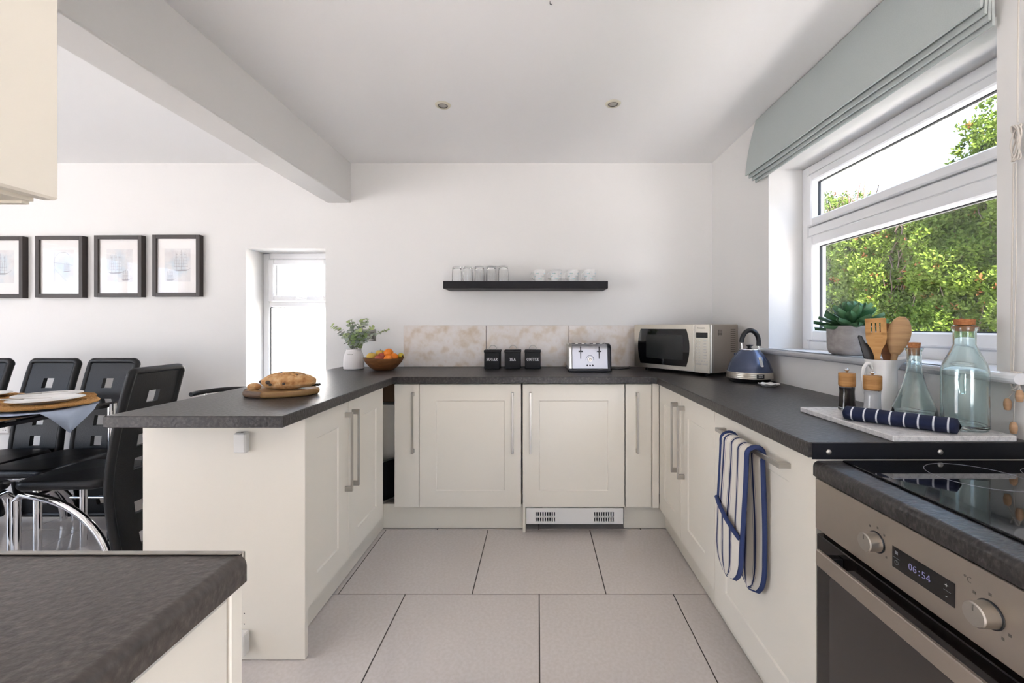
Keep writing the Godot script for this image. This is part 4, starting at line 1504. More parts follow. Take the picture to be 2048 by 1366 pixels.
# ---------------------------------------------------------------- wall shelf
func on_shelf() -> void:
	solo("floating_shelf", MB.new().span(V(-0.627, 1.448, BACK), V(0.462, 1.497, -2.805), 0.0015), M.shelf_black, "black floating shelf on the back wall", "shelf")
	var spots := [913.9, 935.4, 958.6, 982.4, 1006.8]
	var words := ["ribbed clear tumbler upside down, outermost in its row on the shelf", "ribbed clear tumbler upside down, second from the shelf's outer end", "ribbed clear tumbler upside down, middle of five on the shelf", "ribbed clear tumbler upside down, fourth from the shelf's outer end", "ribbed clear tumbler upside down, nearest the glass mugs"]
	for i in 5:
		var depth: float = 2.92 - 0.01 * i
		var x: float = (spots[i] - VX) / F * depth
		var n := thing("tumbler", words[i], "glass", V(x, 1.4972, -depth), 0.1 * i, "tumblers on the shelf")
		var outer := []
		for p in [Vector2(0.0325, 0.0), Vector2(0.0345, 0.001), Vector2(0.034, 0.05), Vector2(0.0315, 0.095), Vector2(0.029, 0.106), Vector2(0.022, 0.109), Vector2(0.0, 0.109)]:
			var ring := PackedVector3Array()
			for k in 40:
				var a := TAU * k / 40
				var r: float = p.x * (1.0 - 0.022 * (1.0 if k % 4 < 2 else 0.0))
				ring.append(V(r * cos(a), p.y, -r * sin(a)))
			outer.append(ring)
		var m := MB.new().grid(outer, true)
		m.lathe([Vector2(0.0, 0.098), Vector2(0.024, 0.097), Vector2(0.0285, 0.09), Vector2(0.0316, 0.05), Vector2(0.0326, 0.001), Vector2(0.0328, 0.0)], Vector3.ZERO, 40)
		part("glass", m, M.clear_glass, n)
	var cups := [1079.0, 1112.0, 1146.0, 1180.0]
	var cw := ["glass mug with leaf print, nearest the tumblers on the shelf", "glass mug with leaf print, second from the tumblers", "glass mug with leaf print, third from the tumblers", "glass mug with leaf print, at the shelf end away from the tumblers"]
	mat("print_green", Color("9dbcb0"), 0.5)
	mat("print_blue", Color("b3d0d8"), 0.5)
	for i in 4:
		var depth := 2.90
		var x: float = (cups[i] - VX) / F * depth
		var n := thing("glass_mug", cw[i], "mug", V(x, 1.4972, -depth), -0.12, "glass mugs on the shelf")
		part("cup", MB.new().lathe([Vector2(0.0, 0.0), Vector2(0.034, 0.0), Vector2(0.038, 0.004), Vector2(0.039, 0.05), Vector2(0.039, 0.084), Vector2(0.0385, 0.0855)], Vector3.ZERO, 40), M.thin_glass, n)
		var arc := []
		for k in 13:
			var a := PI / 2 + PI * k / 12.0
			arc.append(V(-0.037 + 0.024 * cos(a), 0.043 + 0.026 * sin(a), 0.0))
		part("handle", MB.new().tube(arc, 0.0055, 10), M.clear_glass, n)
		var pr := MB.new()
		var pb := MB.new()
		for k in 5:
			var a := -2.7 + 0.5 * k
			for e in 2:
				var aa := a + 0.2 * e
				var yy := 0.022 + 0.018 * ((k + e) % 3)
				var c := V(0.0396 * cos(aa), yy, -0.0396 * sin(aa))
				var tx := V(-sin(aa), 0, -cos(aa))
				var nn := V(cos(aa), 0, -sin(aa))
				var l := 0.006 + 0.002 * ((k + e) % 2)
				(pr if e == 0 else pb).poly([c - tx * l, c + V(0, l * 0.6, 0), c + tx * l, c - V(0, l * 0.6, 0)], nn)
		part("leaf_print", pr, M.print_green, n)
		part("leaf_print", pb, M.print_blue, n)

# ---------------------------------------------------------------- things on the right-hand worktop
func stripe_tex(base: Color, line: Color, spec: Array, size := 256) -> ImageTexture:
	var im := Image.create(size, 8, false, Image.FORMAT_RGB8)
	im.fill(base)
	for s in spec:
		im.fill_rect(Rect2i(int(s[0] * size), 0, maxi(1, int(s[1] * size)), 8), line)
	return ImageTexture.create_from_image(im)

func on_right_counter() -> void:
	var ty := 0.9255
	solo("marble_board", MB.new().span(V(0.888, 0.9102, -1.44), V(1.198, ty, -1.062), 0.002), M.marble, "pale grey marble serving board on the worktop end", "board")
	# mills
	for i in 2:
		var n := thing("pepper_mill" if i == 0 else "salt_mill", ["glass pepper mill with oak cap and dark peppercorns", "glass salt mill with oak cap and white salt"][i], "mill", [V(1.012, ty, -1.392), V(1.035, ty, -1.315)][i], 0.0, "pair of mills")
		n.scale = V(0.81, 1.0, 0.81)
		part("glass_body", MB.new().lathe([Vector2(0.0, 0.0), Vector2(0.029, 0.0), Vector2(0.030, 0.003), Vector2(0.027, 0.03), Vector2(0.0255, 0.06), Vector2(0.027, 0.076), Vector2(0.027, 0.076), Vector2(0.0, 0.076)], Vector3.ZERO, 36), M.clear_glass, n)
		part("filling", MB.new().lathe([Vector2(0.0, 0.009), Vector2(0.024, 0.009), Vector2(0.0225, 0.03), Vector2(0.0215, 0.06), Vector2(0.0225, 0.073), Vector2(0.0, 0.073)], Vector3.ZERO, 28), [M.pepper, M.salt][i], n)
		var cap := part("cap", MB.new().lathe([Vector2(0.0, 0.0765), Vector2(0.0265, 0.0765), Vector2(0.029, 0.080), Vector2(0.0295, 0.084), Vector2(0.0295, 0.118), Vector2(0.0285, 0.121), Vector2(0.0285, 0.121), Vector2(0.0, 0.1215)], Vector3.ZERO, 40), M.oak, n)
		part("knob", MB.new().lathe([Vector2(0.004, 0.121), Vector2(0.004, 0.126), Vector2(0.009, 0.129), Vector2(0.0085, 0.133), Vector2(0.0, 0.135)], Vector3.ZERO, 20), M.chrome, cap)
	# enamel jug with utensils
	var jat := V(1.122, ty, -1.388)
	var j := thing("jug", "tall white enamel jug holding kitchen utensils", "jug", jat, 0.0)
	j.scale = V(0.82, 1.0, 0.82)
	var rows := []
	for p in [Vector2(0.0, 0.0), Vector2(0.052, 0.0), Vector2(0.055, 0.004), Vector2(0.054, 0.03), Vector2(0.050, 0.09), Vector2(0.048, 0.13), Vector2(0.050, 0.150), Vector2(0.056, 0.166), Vector2(0.0545, 0.166), Vector2(0.047, 0.148), Vector2(0.046, 0.13), Vector2(0.050, 0.01), Vector2(0.0, 0.008)]:
		var ring := PackedVector3Array()
		for k in 44:
			var a := TAU * k / 44
			var spout := pow(maxf(0.0, cos(a)), 10.0) * smoothstep(0.125, 0.166, p.y)
			var r: float = p.x * (1.0 + 1.1 * spout)
			ring.append(V(r * cos(a), p.y + 0.010 * spout, -r * sin(a)))
		rows.append(ring)
	part("body", MB.new().grid(rows, true), M.ceramic, j)
	part("handle", MB.new().tube([V(-0.048, 0.138, 0.012), V(-0.062, 0.152, 0.02), V(-0.082, 0.154, 0.028), V(-0.098, 0.14, 0.034), V(-0.102, 0.11, 0.034), V(-0.092, 0.07, 0.03), V(-0.072, 0.045, 0.02), V(-0.051, 0.04, 0.008)], 0.0062, 10), M.ceramic, j)
	# slotted spatula
	var u := thing("spatula", "slotted bamboo spatula standing in the white jug", "spatula", jat + V(-0.014, 0.012, 0.010))
	var m := MB.new()
	m.xf = Transform3D(Basis.from_euler(V(0.03, -0.65, 0.04)) * Basis.from_scale(V(0.8, 1, 1)), V(0, 0, 0))
	var blade := func(x0: float, x1: float, y0: float, y1: float) -> void:
		m.span(V(x0, y0, -0.003), V(x1, y1, 0.003), 0.001)
	blade.call(-0.034, -0.0155, 0.232, 0.284)
	blade.call(0.0155, 0.034, 0.232, 0.284)
	blade.call(-0.0115, -0.002, 0.24, 0.272)
	blade.call(0.002, 0.0115, 0.24, 0.272)
	blade.call(-0.034, 0.034, 0.2725, 0.288)
	var sh := PackedVector2Array([Vector2(-0.034, 0.242), Vector2(-0.034, 0.226), Vector2(-0.030, 0.207), Vector2(-0.016, 0.185), Vector2(-0.010, 0.165), Vector2(-0.007, 0.0), Vector2(0.007, 0.0), Vector2(0.010, 0.165), Vector2(0.016, 0.185), Vector2(0.030, 0.207), Vector2(0.034, 0.226), Vector2(0.034, 0.242)])
	m.extrude(sh, V(0, 0, -0.003), Vector3.RIGHT, Vector3.UP, V(0, 0, 0.006), 0.001)
	part("blade", m, M.bamboo, u)
	# wooden spoon
	u = thing("wooden_spoon", "large worn wooden spoon standing in the white jug", "spoon", jat + V(0.006, 0.012, 0.004))
	m = MB.new()
	m.xf = Transform3D(Basis.from_euler(V(0.02, -0.62, -0.15)), Vector3.ZERO)
	rows = []
	for k in 15:
		var t := k / 14.0
		var r := 0.033 * pow(sin(PI * clampf(t * 0.96 + 0.02, 0.0, 1.0)), 0.55) * (0.72 + 0.36 * t)
		var ring := PackedVector3Array()
		for e in 24:
			var a := TAU * e / 24
			ring.append(V(r * cos(a), 0.166 + 0.130 * t, -(0.006 if sin(a) > 0 else 0.011) * sin(a) * minf(1.0, r / 0.015)))
		rows.append(ring)
	m.grid(rows, true)
	m.tube([V(0, 0, 0), V(0, 0.10, 0), V(0, 0.176, 0)], [0.006, 0.0068, 0.009], 12)
	part("bowl_and_stem", m, M.beech, u)
	# dark wooden turner behind, and a black silicone one
	u = thing("wooden_turner", "dark teak turner behind the spoon in the white jug", "turner", jat + V(0.010, 0.012, -0.014))
	m = MB.new()
	m.xf = Transform3D(Basis.from_euler(V(-0.05, -0.6, -0.10)), Vector3.ZERO)
	m.extrude(PackedVector2Array([Vector2(-0.007, 0.0), Vector2(0.007, 0.0), Vector2(0.009, 0.15), Vector2(0.027, 0.20), Vector2(0.027, 0.272), Vector2(-0.027, 0.272), Vector2(-0.027, 0.20), Vector2(-0.009, 0.15)]), V(0, 0, -0.003), Vector3.RIGHT, Vector3.UP, V(0, 0, 0.006), 0.001)
	part("blade", m, M.teak, u)
	u = thing("silicone_scraper", "black silicone scraper leaning in the white jug", "scraper", jat + V(0.010, 0.012, -0.006))
	m = MB.new()
	m.xf = Transform3D(Basis.from_euler(V(0.0, -0.5, 0.24)), Vector3.ZERO)
	m.extrude(PackedVector2Array([Vector2(-0.006, 0.0), Vector2(0.006, 0.0), Vector2(0.008, 0.15), Vector2(0.017, 0.155), Vector2(0.012, 0.205), Vector2(0.004, 0.212), Vector2(0.0, 0.236), Vector2(-0.008, 0.241), Vector2(-0.012, 0.235), Vector2(-0.013, 0.16), Vector2(-0.008, 0.15)]), V(0, 0, -0.004), Vector3.RIGHT, Vector3.UP, V(0, 0, 0.008), 0.002)
	part("blade", m, M.plastic_black, u)
	# bottles
	var bt := thing("glass_bottle", "small conical aqua glass bottle with cork", "bottle", V(1.122, ty, -1.268))
	part("glass", MB.new().lathe([Vector2(0.0000, 0.004), Vector2(0.0404, 0.001), Vector2(0.0520, 0.002), Vector2(0.0557, 0.010), Vector2(0.0520, 0.03), Vector2(0.0312, 0.09), Vector2(0.0204, 0.135), Vector2(0.0174, 0.16), Vector2(0.0174, 0.198), Vector2(0.0221, 0.205), Vector2(0.0221, 0.209), Vector2(0.0170, 0.210), Vector2(0.0140, 0.206), Vector2(0.0140, 0.16), Vector2(0.0174, 0.135), Vector2(0.0284, 0.09), Vector2(0.0485, 0.032), Vector2(0.0506, 0.014), Vector2(0.0404, 0.010), Vector2(0.0000, 0.014)], Vector3.ZERO, 48), M.aqua_glass, bt)
	part("cork", MB.new().lathe([Vector2(0.0000, 0.187), Vector2(0.0123, 0.187), Vector2(0.0123, 0.187), Vector2(0.0155, 0.225), Vector2(0.0155, 0.225), Vector2(0.0000, 0.226)], Vector3.ZERO, 28), M.cork, bt)
	bt = thing("glass_bottle", "large broad aqua glass bottle with wide cork", "bottle", V(1.139, ty, -1.135))
	part("glass", MB.new().lathe([Vector2(0.0000, 0.008), Vector2(0.0361, 0.002), Vector2(0.0462, 0.002), Vector2(0.0490, 0.009), Vector2(0.0480, 0.04), Vector2(0.0480, 0.155), Vector2(0.0448, 0.172), Vector2(0.0304, 0.205), Vector2(0.0231, 0.225), Vector2(0.0231, 0.258), Vector2(0.0263, 0.264), Vector2(0.0263, 0.274), Vector2(0.0227, 0.277), Vector2(0.0199, 0.272), Vector2(0.0202, 0.225), Vector2(0.0274, 0.203), Vector2(0.0418, 0.170), Vector2(0.0451, 0.153), Vector2(0.0451, 0.016), Vector2(0.0361, 0.012), Vector2(0.0000, 0.018)], Vector3.ZERO, 56), M.aqua_glass, bt)
	part("cork", MB.new().lathe([Vector2(0.0000, 0.262), Vector2(0.0191, 0.262), Vector2(0.0191, 0.262), Vector2(0.0223, 0.293), Vector2(0.0223, 0.293), Vector2(0.0000, 0.294)], Vector3.ZERO, 32), M.cork, bt)
	part("moulded_grip", MB.new().tube([V(-0.036, 0.150, 0.031), V(-0.040, 0.13, 0.032), V(-0.036, 0.10, 0.031)], [0.006, 0.008, 0.006], 8), M.aqua_glass, bt)
	# rolled tea towel
	var tm := mat("towel", Color.WHITE, 0.95)
	tm.albedo_texture = stripe_tex(Color("141d3a"), Color("dfe0e4"), [[0.105, 0.016], [0.215, 0.016], [0.33, 0.016], [0.445, 0.016], [0.56, 0.016], [0.675, 0.016], [0.79, 0.016], [0.90, 0.016]])
	var a0 := V(0.900, ty, -1.258)
	var a1 := V(1.070, ty, -1.073)
	var dir := (a1 - a0).normalized()
	var side := dir.cross(Vector3.UP).normalized()
	rows = []
	for k in 33:
		var t := k / 32.0
		var ring := PackedVector3Array()
		var c := a0.lerp(a1, t) + V(0, 0.0198, 0)
		var sq := 1.0 if k > 0 and k < 32 else 0.0
		for e in 28:
			var a := TAU * e / 28
			var r := 1.0 + 0.05 * sin(a * 3.0 + 1.0) + 0.02 * sin(t * 20.0 + a)
			if k == 1 or k == 31:
				r *= 0.94
			var yy := sin(a) * 0.0192 * r * sq
			ring.append(c + side * (cos(a) * 0.030 * r * sq) + V(0, maxf(yy, -0.0192), 0))
		rows.append(ring)
	var rot := []
	for e in 28:      # rows run round the roll so that u follows its length
		var line := PackedVector3Array()
		for k in 33:
			line.append(rows[k][e])
		rot.append(line)
	var tw := thing("tea_towel", "navy tea towel with white stripes, rolled on the marble board", "tea towel", Vector3.ZERO)
	part("roll", MB.new().grid(rot, false, false, 1.0, 1.0, true), tm, tw)
	# oven glove over the dishwasher handle
	glove()

func glove() -> void:
	var st := mat("ticking", Color.WHITE, 0.95)
	var spec := []
	for c in [0.10, 0.36, 0.68]:
		spec.append([c, 0.058])
		spec.append([c - 0.03, 0.010])
		spec.append([c + 0.08, 0.010])
	st.albedo_texture = stripe_tex(Color("e6dfd4"), Color("27315a"), spec)
	var n := thing("oven_glove", "striped cream and navy double oven glove over the dishwasher handle", "oven glove", V(0.667, 0.82, -1.40))
	# centre line of the strip, front end up and over the bar and down behind it, with half widths
	var line := []
	for k in 22:
		var y := lerpf(-0.435, -0.03, k / 21.0)
		var x := -0.034 + 0.010 * sin((y + 0.2) * 6.0)
		line.append([V(x, y, 0.004), 0.089])
	for k in 9:
		var a := lerpf(PI, 0.0, k / 8.0)
		line.append([V(-0.003 + 0.026 * cos(a), -0.012 + 0.022 * sin(a), 0.012), 0.089])
	for k in 22:
		var y := lerpf(-0.03, -0.465, k / 21.0)
		line.append([V(0.0185 - 0.004 * sin((y + 0.1) * 9.0), y, 0.026), 0.082])
	var total := line.size()
	var front := []
	var rim := []
	var rim2 := []
	for i in total:
		var p: Vector3 = line[i][0]
		var hw: float = line[i][1]
		var e := minf(1.0, minf(i, total - 1 - i) / 4.5)
		hw *= sqrt(1.0 - pow(1.0 - e, 2.0)) * 0.98 + 0.02
		var row := PackedVector3Array()
		for k in 15:
			var v := k / 14.0 * 2.0 - 1.0
			row.append(p + V(0.003 * sin(v * 4.0 + i * 0.12), 0, v * hw))
		front.append(row)
		rim.append(p + V(0, 0, hw))
		rim2.append(p + V(0, 0, -hw))
	# thickness: the same strip, moved along its own normal
	var back := []
	for i in total:
		var a: Vector3 = line[maxi(i - 1, 0)][0]
		var b: Vector3 = line[mini(i + 1, total - 1)][0]
		var t := (b - a).normalized()
		var nn := V(t.y, -t.x, 0).normalized() * 0.007
		var row := PackedVector3Array()
		for q in front[i]:
			row.append(q + nn)
		back.append(row)
	var m := MB.new()
	m.grid(front, false, false).grid(back, false, true)
	var body := part("cloth", m, st, n)
	var loop := rim.duplicate()
	rim2.reverse()
	loop.append_array(rim2)
	var mid := []
	for i in loop.size():
		mid.append(loop[i] + V(0.0, 0, 0))
	part("binding", MB.new().tube(mid, 0.0075, 8, false, true), M.binding, body)
	# pocket: a second layer over the front flap, its slanting edge bound in navy
	var pk := []
	for k in 13:
		var s := k / 12.0
		var row := PackedVector3Array()
		for e in 15:
			var v := e / 14.0 * 2.0 - 1.0
			var topy := -0.245 - 0.030 * v
			var y := lerpf(-0.432, topy, s)
			var i := clampf((y + 0.435) / 0.405 * 21.0, 0.0, 21.0)
			var p: Vector3 = line[int(i)][0]
			var ee := minf(1.0, i / 4.5)
			var hw := 0.088 * (sqrt(1.0 - pow(1.0 - ee, 2.0)) * 0.98 + 0.02)
			row.append(V(p.x - 0.008 - 0.008 * (1.0 - v * v) * s, y, p.z + v * hw))
		pk.append(row)
	part("pocket", MB.new().grid(pk, false, false), st, n)
	part("pocket_binding", MB.new().tube(Array(pk[12]), 0.0072, 8), M.binding, n)

# ---------------------------------------------------------------- window: blind, cord, succulent
func at_window() -> void:
	var n := thing("roman_blind", "pale sage roman blind folded up above the kitchen window", "blind", V(1.2, 2.0, -1.76))
	# each layer hangs as its own sheet; the front one bellies out a little
	for k in 4:
		var low: float = [2.045, 2.030, 2.016, 2.004][k]
		var xf: float = [1.168, 1.186, 1.202, 1.217][k]
		var high: float = [2.356, 2.33, 2.32, 2.31][k]
		var z0 := -2.395 + 0.004 * k
		var z1 := -1.125 - 0.004 * k
		var prof := []
		var steps := 12
		for i in steps + 1:
			var t := float(i) / steps
			prof.append(Vector2(lerpf(xf, 1.228, pow(t, 1.1)) - 0.006 * sin(t * PI), lerpf(low, high, t)))
		var rows := []
		var rows2 := []
		for q in prof:
			var r := PackedVector3Array()
			var r2 := PackedVector3Array()
			for e in 9:
				var z := lerpf(z0, z1, e / 8.0)
				var wave := 0.002 * sin(z * 9.0 + k)
				r.append(V(q.x - 1.2 + wave, q.y - 2.0, z + 1.76))
				r2.append(V(q.x - 1.2 + 0.008 + wave, q.y - 2.0, z + 1.76))
			rows.append(r)
			rows2.append(r2)
		var m := MB.new().grid(rows, false, false).grid(rows2, false, true)
		for e in [0, 8]:
			var side := []
			for i in rows.size():
				side.append(PackedVector3Array([rows[i][e], rows2[i][e]]))
			m.grid(side, false, e == 8)
		var bot := [rows[0], rows2[0]]
		m.grid(bot, false, true)
		part("fold", m, M.blind, n)
	# knotted cord with wooden toggles
	var c := thing("blind_cord", "white knotted blind cord with wooden toggles on the wall", "cord", V(1.232, 1.0, -1.092))
	var z := -0.005
	part("cord", MB.new().tube([V(-0.01, 1.04, 0.012), V(-0.006, 0.85, 0.006), V(-0.004, 0.72, 0.004)], 0.0018, 6).tube([V(-0.004, 0.62, z), V(-0.004, 0.35, z - 0.004), V(-0.004, 0.08, z - 0.006)], 0.0018, 6).tube([V(-0.004, 0.62, z + 0.005), V(-0.004, 0.35, z + 0.006), V(-0.004, 0.08, z - 0.002)], 0.0014, 6), M.rope, c)
	for kk in [[0.67, 0.045, 0.009], [0.058, 0.024, 0.009]]:
		var kn := []
		for i in 140:
			var t := i / 139.0
			kn.append(V(-0.006 + 0.004 * sin(t * 31.0), kk[0] + kk[1] * cos(t * 26.0), 0.002 + kk[2] * sin(t * 43.0)))
		part("knot", MB.new().tube(kn, 0.0019, 6), M.rope, c)
	for b in [[-0.008, -0.004, 0.016], [-0.008, 0.022, -0.012], [-0.008, -0.062, 0.002]]:
		part("toggle", MB.new().lathe([Vector2(0.0022, -0.0155), Vector2(0.0058, -0.0145), Vector2(0.0078, -0.004), Vector2(0.0076, 0.006), Vector2(0.0054, 0.0135), Vector2(0.0022, 0.0155), Vector2(0.0000, 0.0155)], V(b[0], b[1], b[2] * -1.0), 20), M.bead_wood, c)
		part("toggle_string", MB.new().tube([V(-0.006, 0.04, 0), V(b[0], b[1] + 0.014, -b[2])], 0.0011, 5), M.rope, c)
	# succulent in a concrete pot
	var s := thing("succulent_pot", "green rosette succulent in a round grey concrete pot on the sill", "potted plant", V(1.312, 1.0802, -1.775))
	part("pot", MB.new().lathe([Vector2(0.0000, 0.0), Vector2(0.0689, 0.0), Vector2(0.0813, 0.008), Vector2(0.0880, 0.028), Vector2(0.0905, 0.118), Vector2(0.0888, 0.121), Vector2(0.0847, 0.119), Vector2(0.0830, 0.100), Vector2(0.0000, 0.098)], Vector3.ZERO, 48), M.concrete, s)
	var rng := RandomNumberGenerator.new()
	rng.seed = 31
	for i in 46:
		var t := i / 45.0
		var a := i * 2.39996
		var lift := lerpf(-0.16, 1.2, pow(t, 1.25))
		var l := lerpf(0.132, 0.065, t) * rng.randf_range(0.9, 1.1)
		var wd := lerpf(0.022, 0.019, t) * rng.randf_range(0.85, 1.15)
		var b := Basis(Vector3.UP, a) * Basis(Vector3.BACK, lift)
		var lm := MB.new()
		lm.col = Color(0.03, 0.10, 0.04).lerp(Color(0.10, 0.22, 0.10), rng.randf())
		lm.xf = Transform3D(b, V(0, 0.112 + 0.030 * t, 0))
		var top := []
		for k in 9:
			var u := k / 8.0
			var hw := wd * pow(sin(PI * pow(clampf(u * 0.96 + 0.03, 0, 1), 1.4)), 0.8) + 0.0012
			var up := 0.016 * u * u
			top.append([u * l + 0.012, hw, up])
		var r0 := []
		var r1 := []
		for q in top:
			r0.append(PackedVector3Array([V(q[0], q[2] + 0.006, -q[1]), V(q[0], q[2], -q[1] * 0.5), V(q[0], q[2] - 0.0015, 0), V(q[0], q[2], q[1] * 0.5), V(q[0], q[2] + 0.006, q[1])]))
			r1.append(PackedVector3Array([V(q[0], q[2] + 0.006, -q[1]), V(q[0], q[2] - 0.005, -q[1] * 0.5), V(q[0], q[2] - 0.008, 0), V(q[0], q[2] - 0.005, q[1] * 0.5), V(q[0], q[2] + 0.006, q[1])]))
		lm.grid(r0, false, true).grid(r1, false, false)
		part("leaf", lm, M.leaf_succulent, s, true)

# ---------------------------------------------------------------- peninsula
func on_peninsula() -> void:
	# rustic board: a slice of trunk with bark at one end
	var rng := RandomNumberGenerator.new()
	rng.seed = 5
	var b := thing("bread_board", "rustic wooden board with bark edge under the bread", "board", V(-1.085, 0.9102, -1.80))
	var top := []
	for k in 40:
		var a := TAU * k / 40
		var r := 1.0 + 0.03 * sin(3 * a + 1.0) + 0.02 * sin(7 * a)
		top.append(Vector2(0.145 * cos(a) * r, 0.105 * sin(a) * r))
	var rows := []
	for e in [[0.0, 0.0], [0.93, 0.0], [0.98, 0.005], [1.0, 0.013], [0.985, 0.024], [0.96, 0.027], [0.0, 0.027]]:
		var ring := PackedVector3Array()
		for q in top:
			ring.append(V(q.x * e[0], e[1], -q.y * e[0]))
		rows.append(ring)
	part("slab", MB.new().grid(rows, true), M.board_wood, b)
	rows = []
	for e in [[0.995, 0.002], [1.03, 0.008], [1.035, 0.018], [0.99, 0.0275]]:
		var ring := PackedVector3Array()
		for k in 16:
			var a := lerpf(PI * 0.80, PI * 1.46, k / 15.0)
			var r: float = (1.0 + 0.03 * sin(3 * a + 1.0) + 0.02 * sin(7 * a)) * e[0] + rng.randf_range(-0.006, 0.006)
			ring.append(V(0.145 * cos(a) * r, e[1], -0.105 * sin(a) * r))
		rows.append(ring)
	part("bark", MB.new().grid(rows), M.bark_wood, b)
	# loaf
	var l := thing("bread_loaf", "large golden olive loaf on the rustic board", "bread", V(-1.042, 0.937, -1.775), 0.10)
	var f := noise(77, 14.0, 3)
	rows = []
	for i in 15:
		var v := -PI / 2 + PI * i / 14.0
		var ring := PackedVector3Array()
		for k in 36:
			var a := TAU * k / 36
			var d := V(cos(v) * cos(a), sin(v), -cos(v) * sin(a))
			var r := 1.0 + 0.06 * f.get_noise_3dv(d * 0.12) + 0.025 * sin(d.x * 9.0 + d.z * 2.0)
			ring.append(V(d.x * 0.107 * r, maxf(0.0, 0.030 + d.y * (0.042 if d.y > 0 else 0.03) * r), d.z * 0.062 * r))
		rows.append(ring)
	part("crust", MB.new().grid(rows, true), M.bread, l)
	for o in [[-0.055, 0.035, 0.053, 0.010], [-0.045, 0.026, 0.056, 0.007], [0.010, 0.030, 0.062, 0.0065], [-0.02, 0.069, 0.018, 0.006], [0.045, 0.062, 0.03, 0.005], [0.02, 0.071, 0.005, 0.006]]:
		part("olive", MB.new().ball(V(o[0], o[1], o[2]), V(o[3], o[3] * 0.8, o[3] * 0.6), 10, 6), M.olive, l)
	part("torn_crust", MB.new().tube([V(0.0, 0.066, 0.035), V(0.025, 0.069, 0.035), V(0.045, 0.060, 0.036), V(0.05, 0.052, 0.040)], [0.003, 0.005, 0.005, 0.002], 8), M.bread, l)
	l = thing("bread_roll", "pale bread roll tucked behind the golden loaf", "bread", V(-1.145, 0.937, -1.845), 0.5)
	rows = []
	for i in 11:
		var v := -PI / 2 + PI * i / 10.0
		var ring := PackedVector3Array()
		for k in 24:
			var a := TAU * k / 24
			var d := V(cos(v) * cos(a), sin(v), -cos(v) * sin(a))
			ring.append(V(d.x * 0.05, maxf(0.0, 0.022 + d.y * 0.026), d.z * 0.028))
		rows.append(ring)
	part("crust", MB.new().grid(rows, true), M.bread_pale, l)
	part("olive", MB.new().ball(V(-0.047, 0.024, 0.006), V(0.009, 0.008, 0.008), 10, 6), M.olive, l)
	l = thing("bread_roll", "small bread heel at the board's bark edge", "bread", V(-1.172, 0.937, -1.755), 0.2)
	rows = []
	for i in 9:
		var v := -PI / 2 + PI * i / 8.0
		var ring := PackedVector3Array()
		for k in 20:
			var a := TAU * k / 20
			var d := V(cos(v) * cos(a), sin(v), -cos(v) * sin(a))
			ring.append(V(d.x * 0.026, maxf(0.0, 0.012 + d.y * 0.016), d.z * 0.020))
		rows.append(ring)
	part("crust", MB.new().grid(rows, true), M.bread, l)
	# cheese dish of flowers and knife behind the loaf
	var kf := thing("bread_knife", "bread knife with black handle lying behind the loaf", "knife", V(-1.06, 0.9385, -1.868), 0.05)
	part("blade", MB.new().box(V(-0.055, 0.0015, 0), V(0.13, 0.0018, 0.022), 0.0006), M.steel, kf)
	part("grip", MB.new().box(V(0.055, 0.004, 0), V(0.09, 0.012, 0.020), 0.004), M.plastic_black, kf)
	# vase with eucalyptus
	var vs := thing("vase", "white ribbed ceramic vase by the socket", "vase", V(-1.24, 0.91, -2.862))
	var prof := [Vector2(0.0, 0.0), Vector2(0.060, 0.0), Vector2(0.064, 0.004)]
	for k in 25:
		var t := k / 24.0
		var r := lerpf(0.0655, 0.0635, t)
		if t > 0.5:
			r = lerpf(0.0645, 0.047, pow((t - 0.5) * 2.0, 1.6))
		prof.append(Vector2(r + 0.0007 * (1.0 if k % 2 == 0 else -1.0), 0.008 + 0.118 * t))
	prof.append_array([Vector2(0.047, 0.132), Vector2(0.049, 0.135), Vector2(0.046, 0.136), Vector2(0.043, 0.132), Vector2(0.044, 0.11), Vector2(0.0, 0.10)])
	part("body", MB.new().lathe(prof, Vector3.ZERO, 48), M.ceramic_matt, vs)
	part("tag", MB.new().span(V(-0.016, 0.101, 0.054), V(0.016, 0.105, 0.0615), 0.001), M.steel, vs)
	var eu := thing("eucalyptus", "eucalyptus stems with round grey-green leaves in the white vase", "plant", V(-1.24, 1.02, -2.862))
	# stems end at points read off the photograph, at the vase's depth
	for st in [[664, 651, 0], [672, 655, 1], [698, 641, 0], [703, 640, 2], [726, 640, 1], [737, 638, 2], [776, 660, 0], [716, 672, 3], [700, 680, 3], [712, 668, 4], [690, 668, 3], [734, 668, 4], [727, 676, 4], [708, 684, 3], [720, 660, 1], [745, 655, 1]]:
		var tip := W(st[0], st[1], 2.83 + rng.randf_range(-0.05, 0.05)) - V(-1.24, 1.02, -2.862)
		var root := V(rng.randf_range(-0.02, 0.02), 0.0, rng.randf_range(-0.02, 0.02))
		var mid := root.lerp(tip, 0.5) + V(-tip.x * 0.22, 0.03, 0)
		var pts := []
		for k in 9:
			var t := k / 8.0
			pts.append(root.lerp(mid, t).lerp(mid.lerp(tip, t), t))
		var stem := part("stem", MB.new().tube(pts, 0.0013, 5), M.stem, eu)
		var lv := MB.new()
		var count: int = 10 if st[0] != 776 else 12
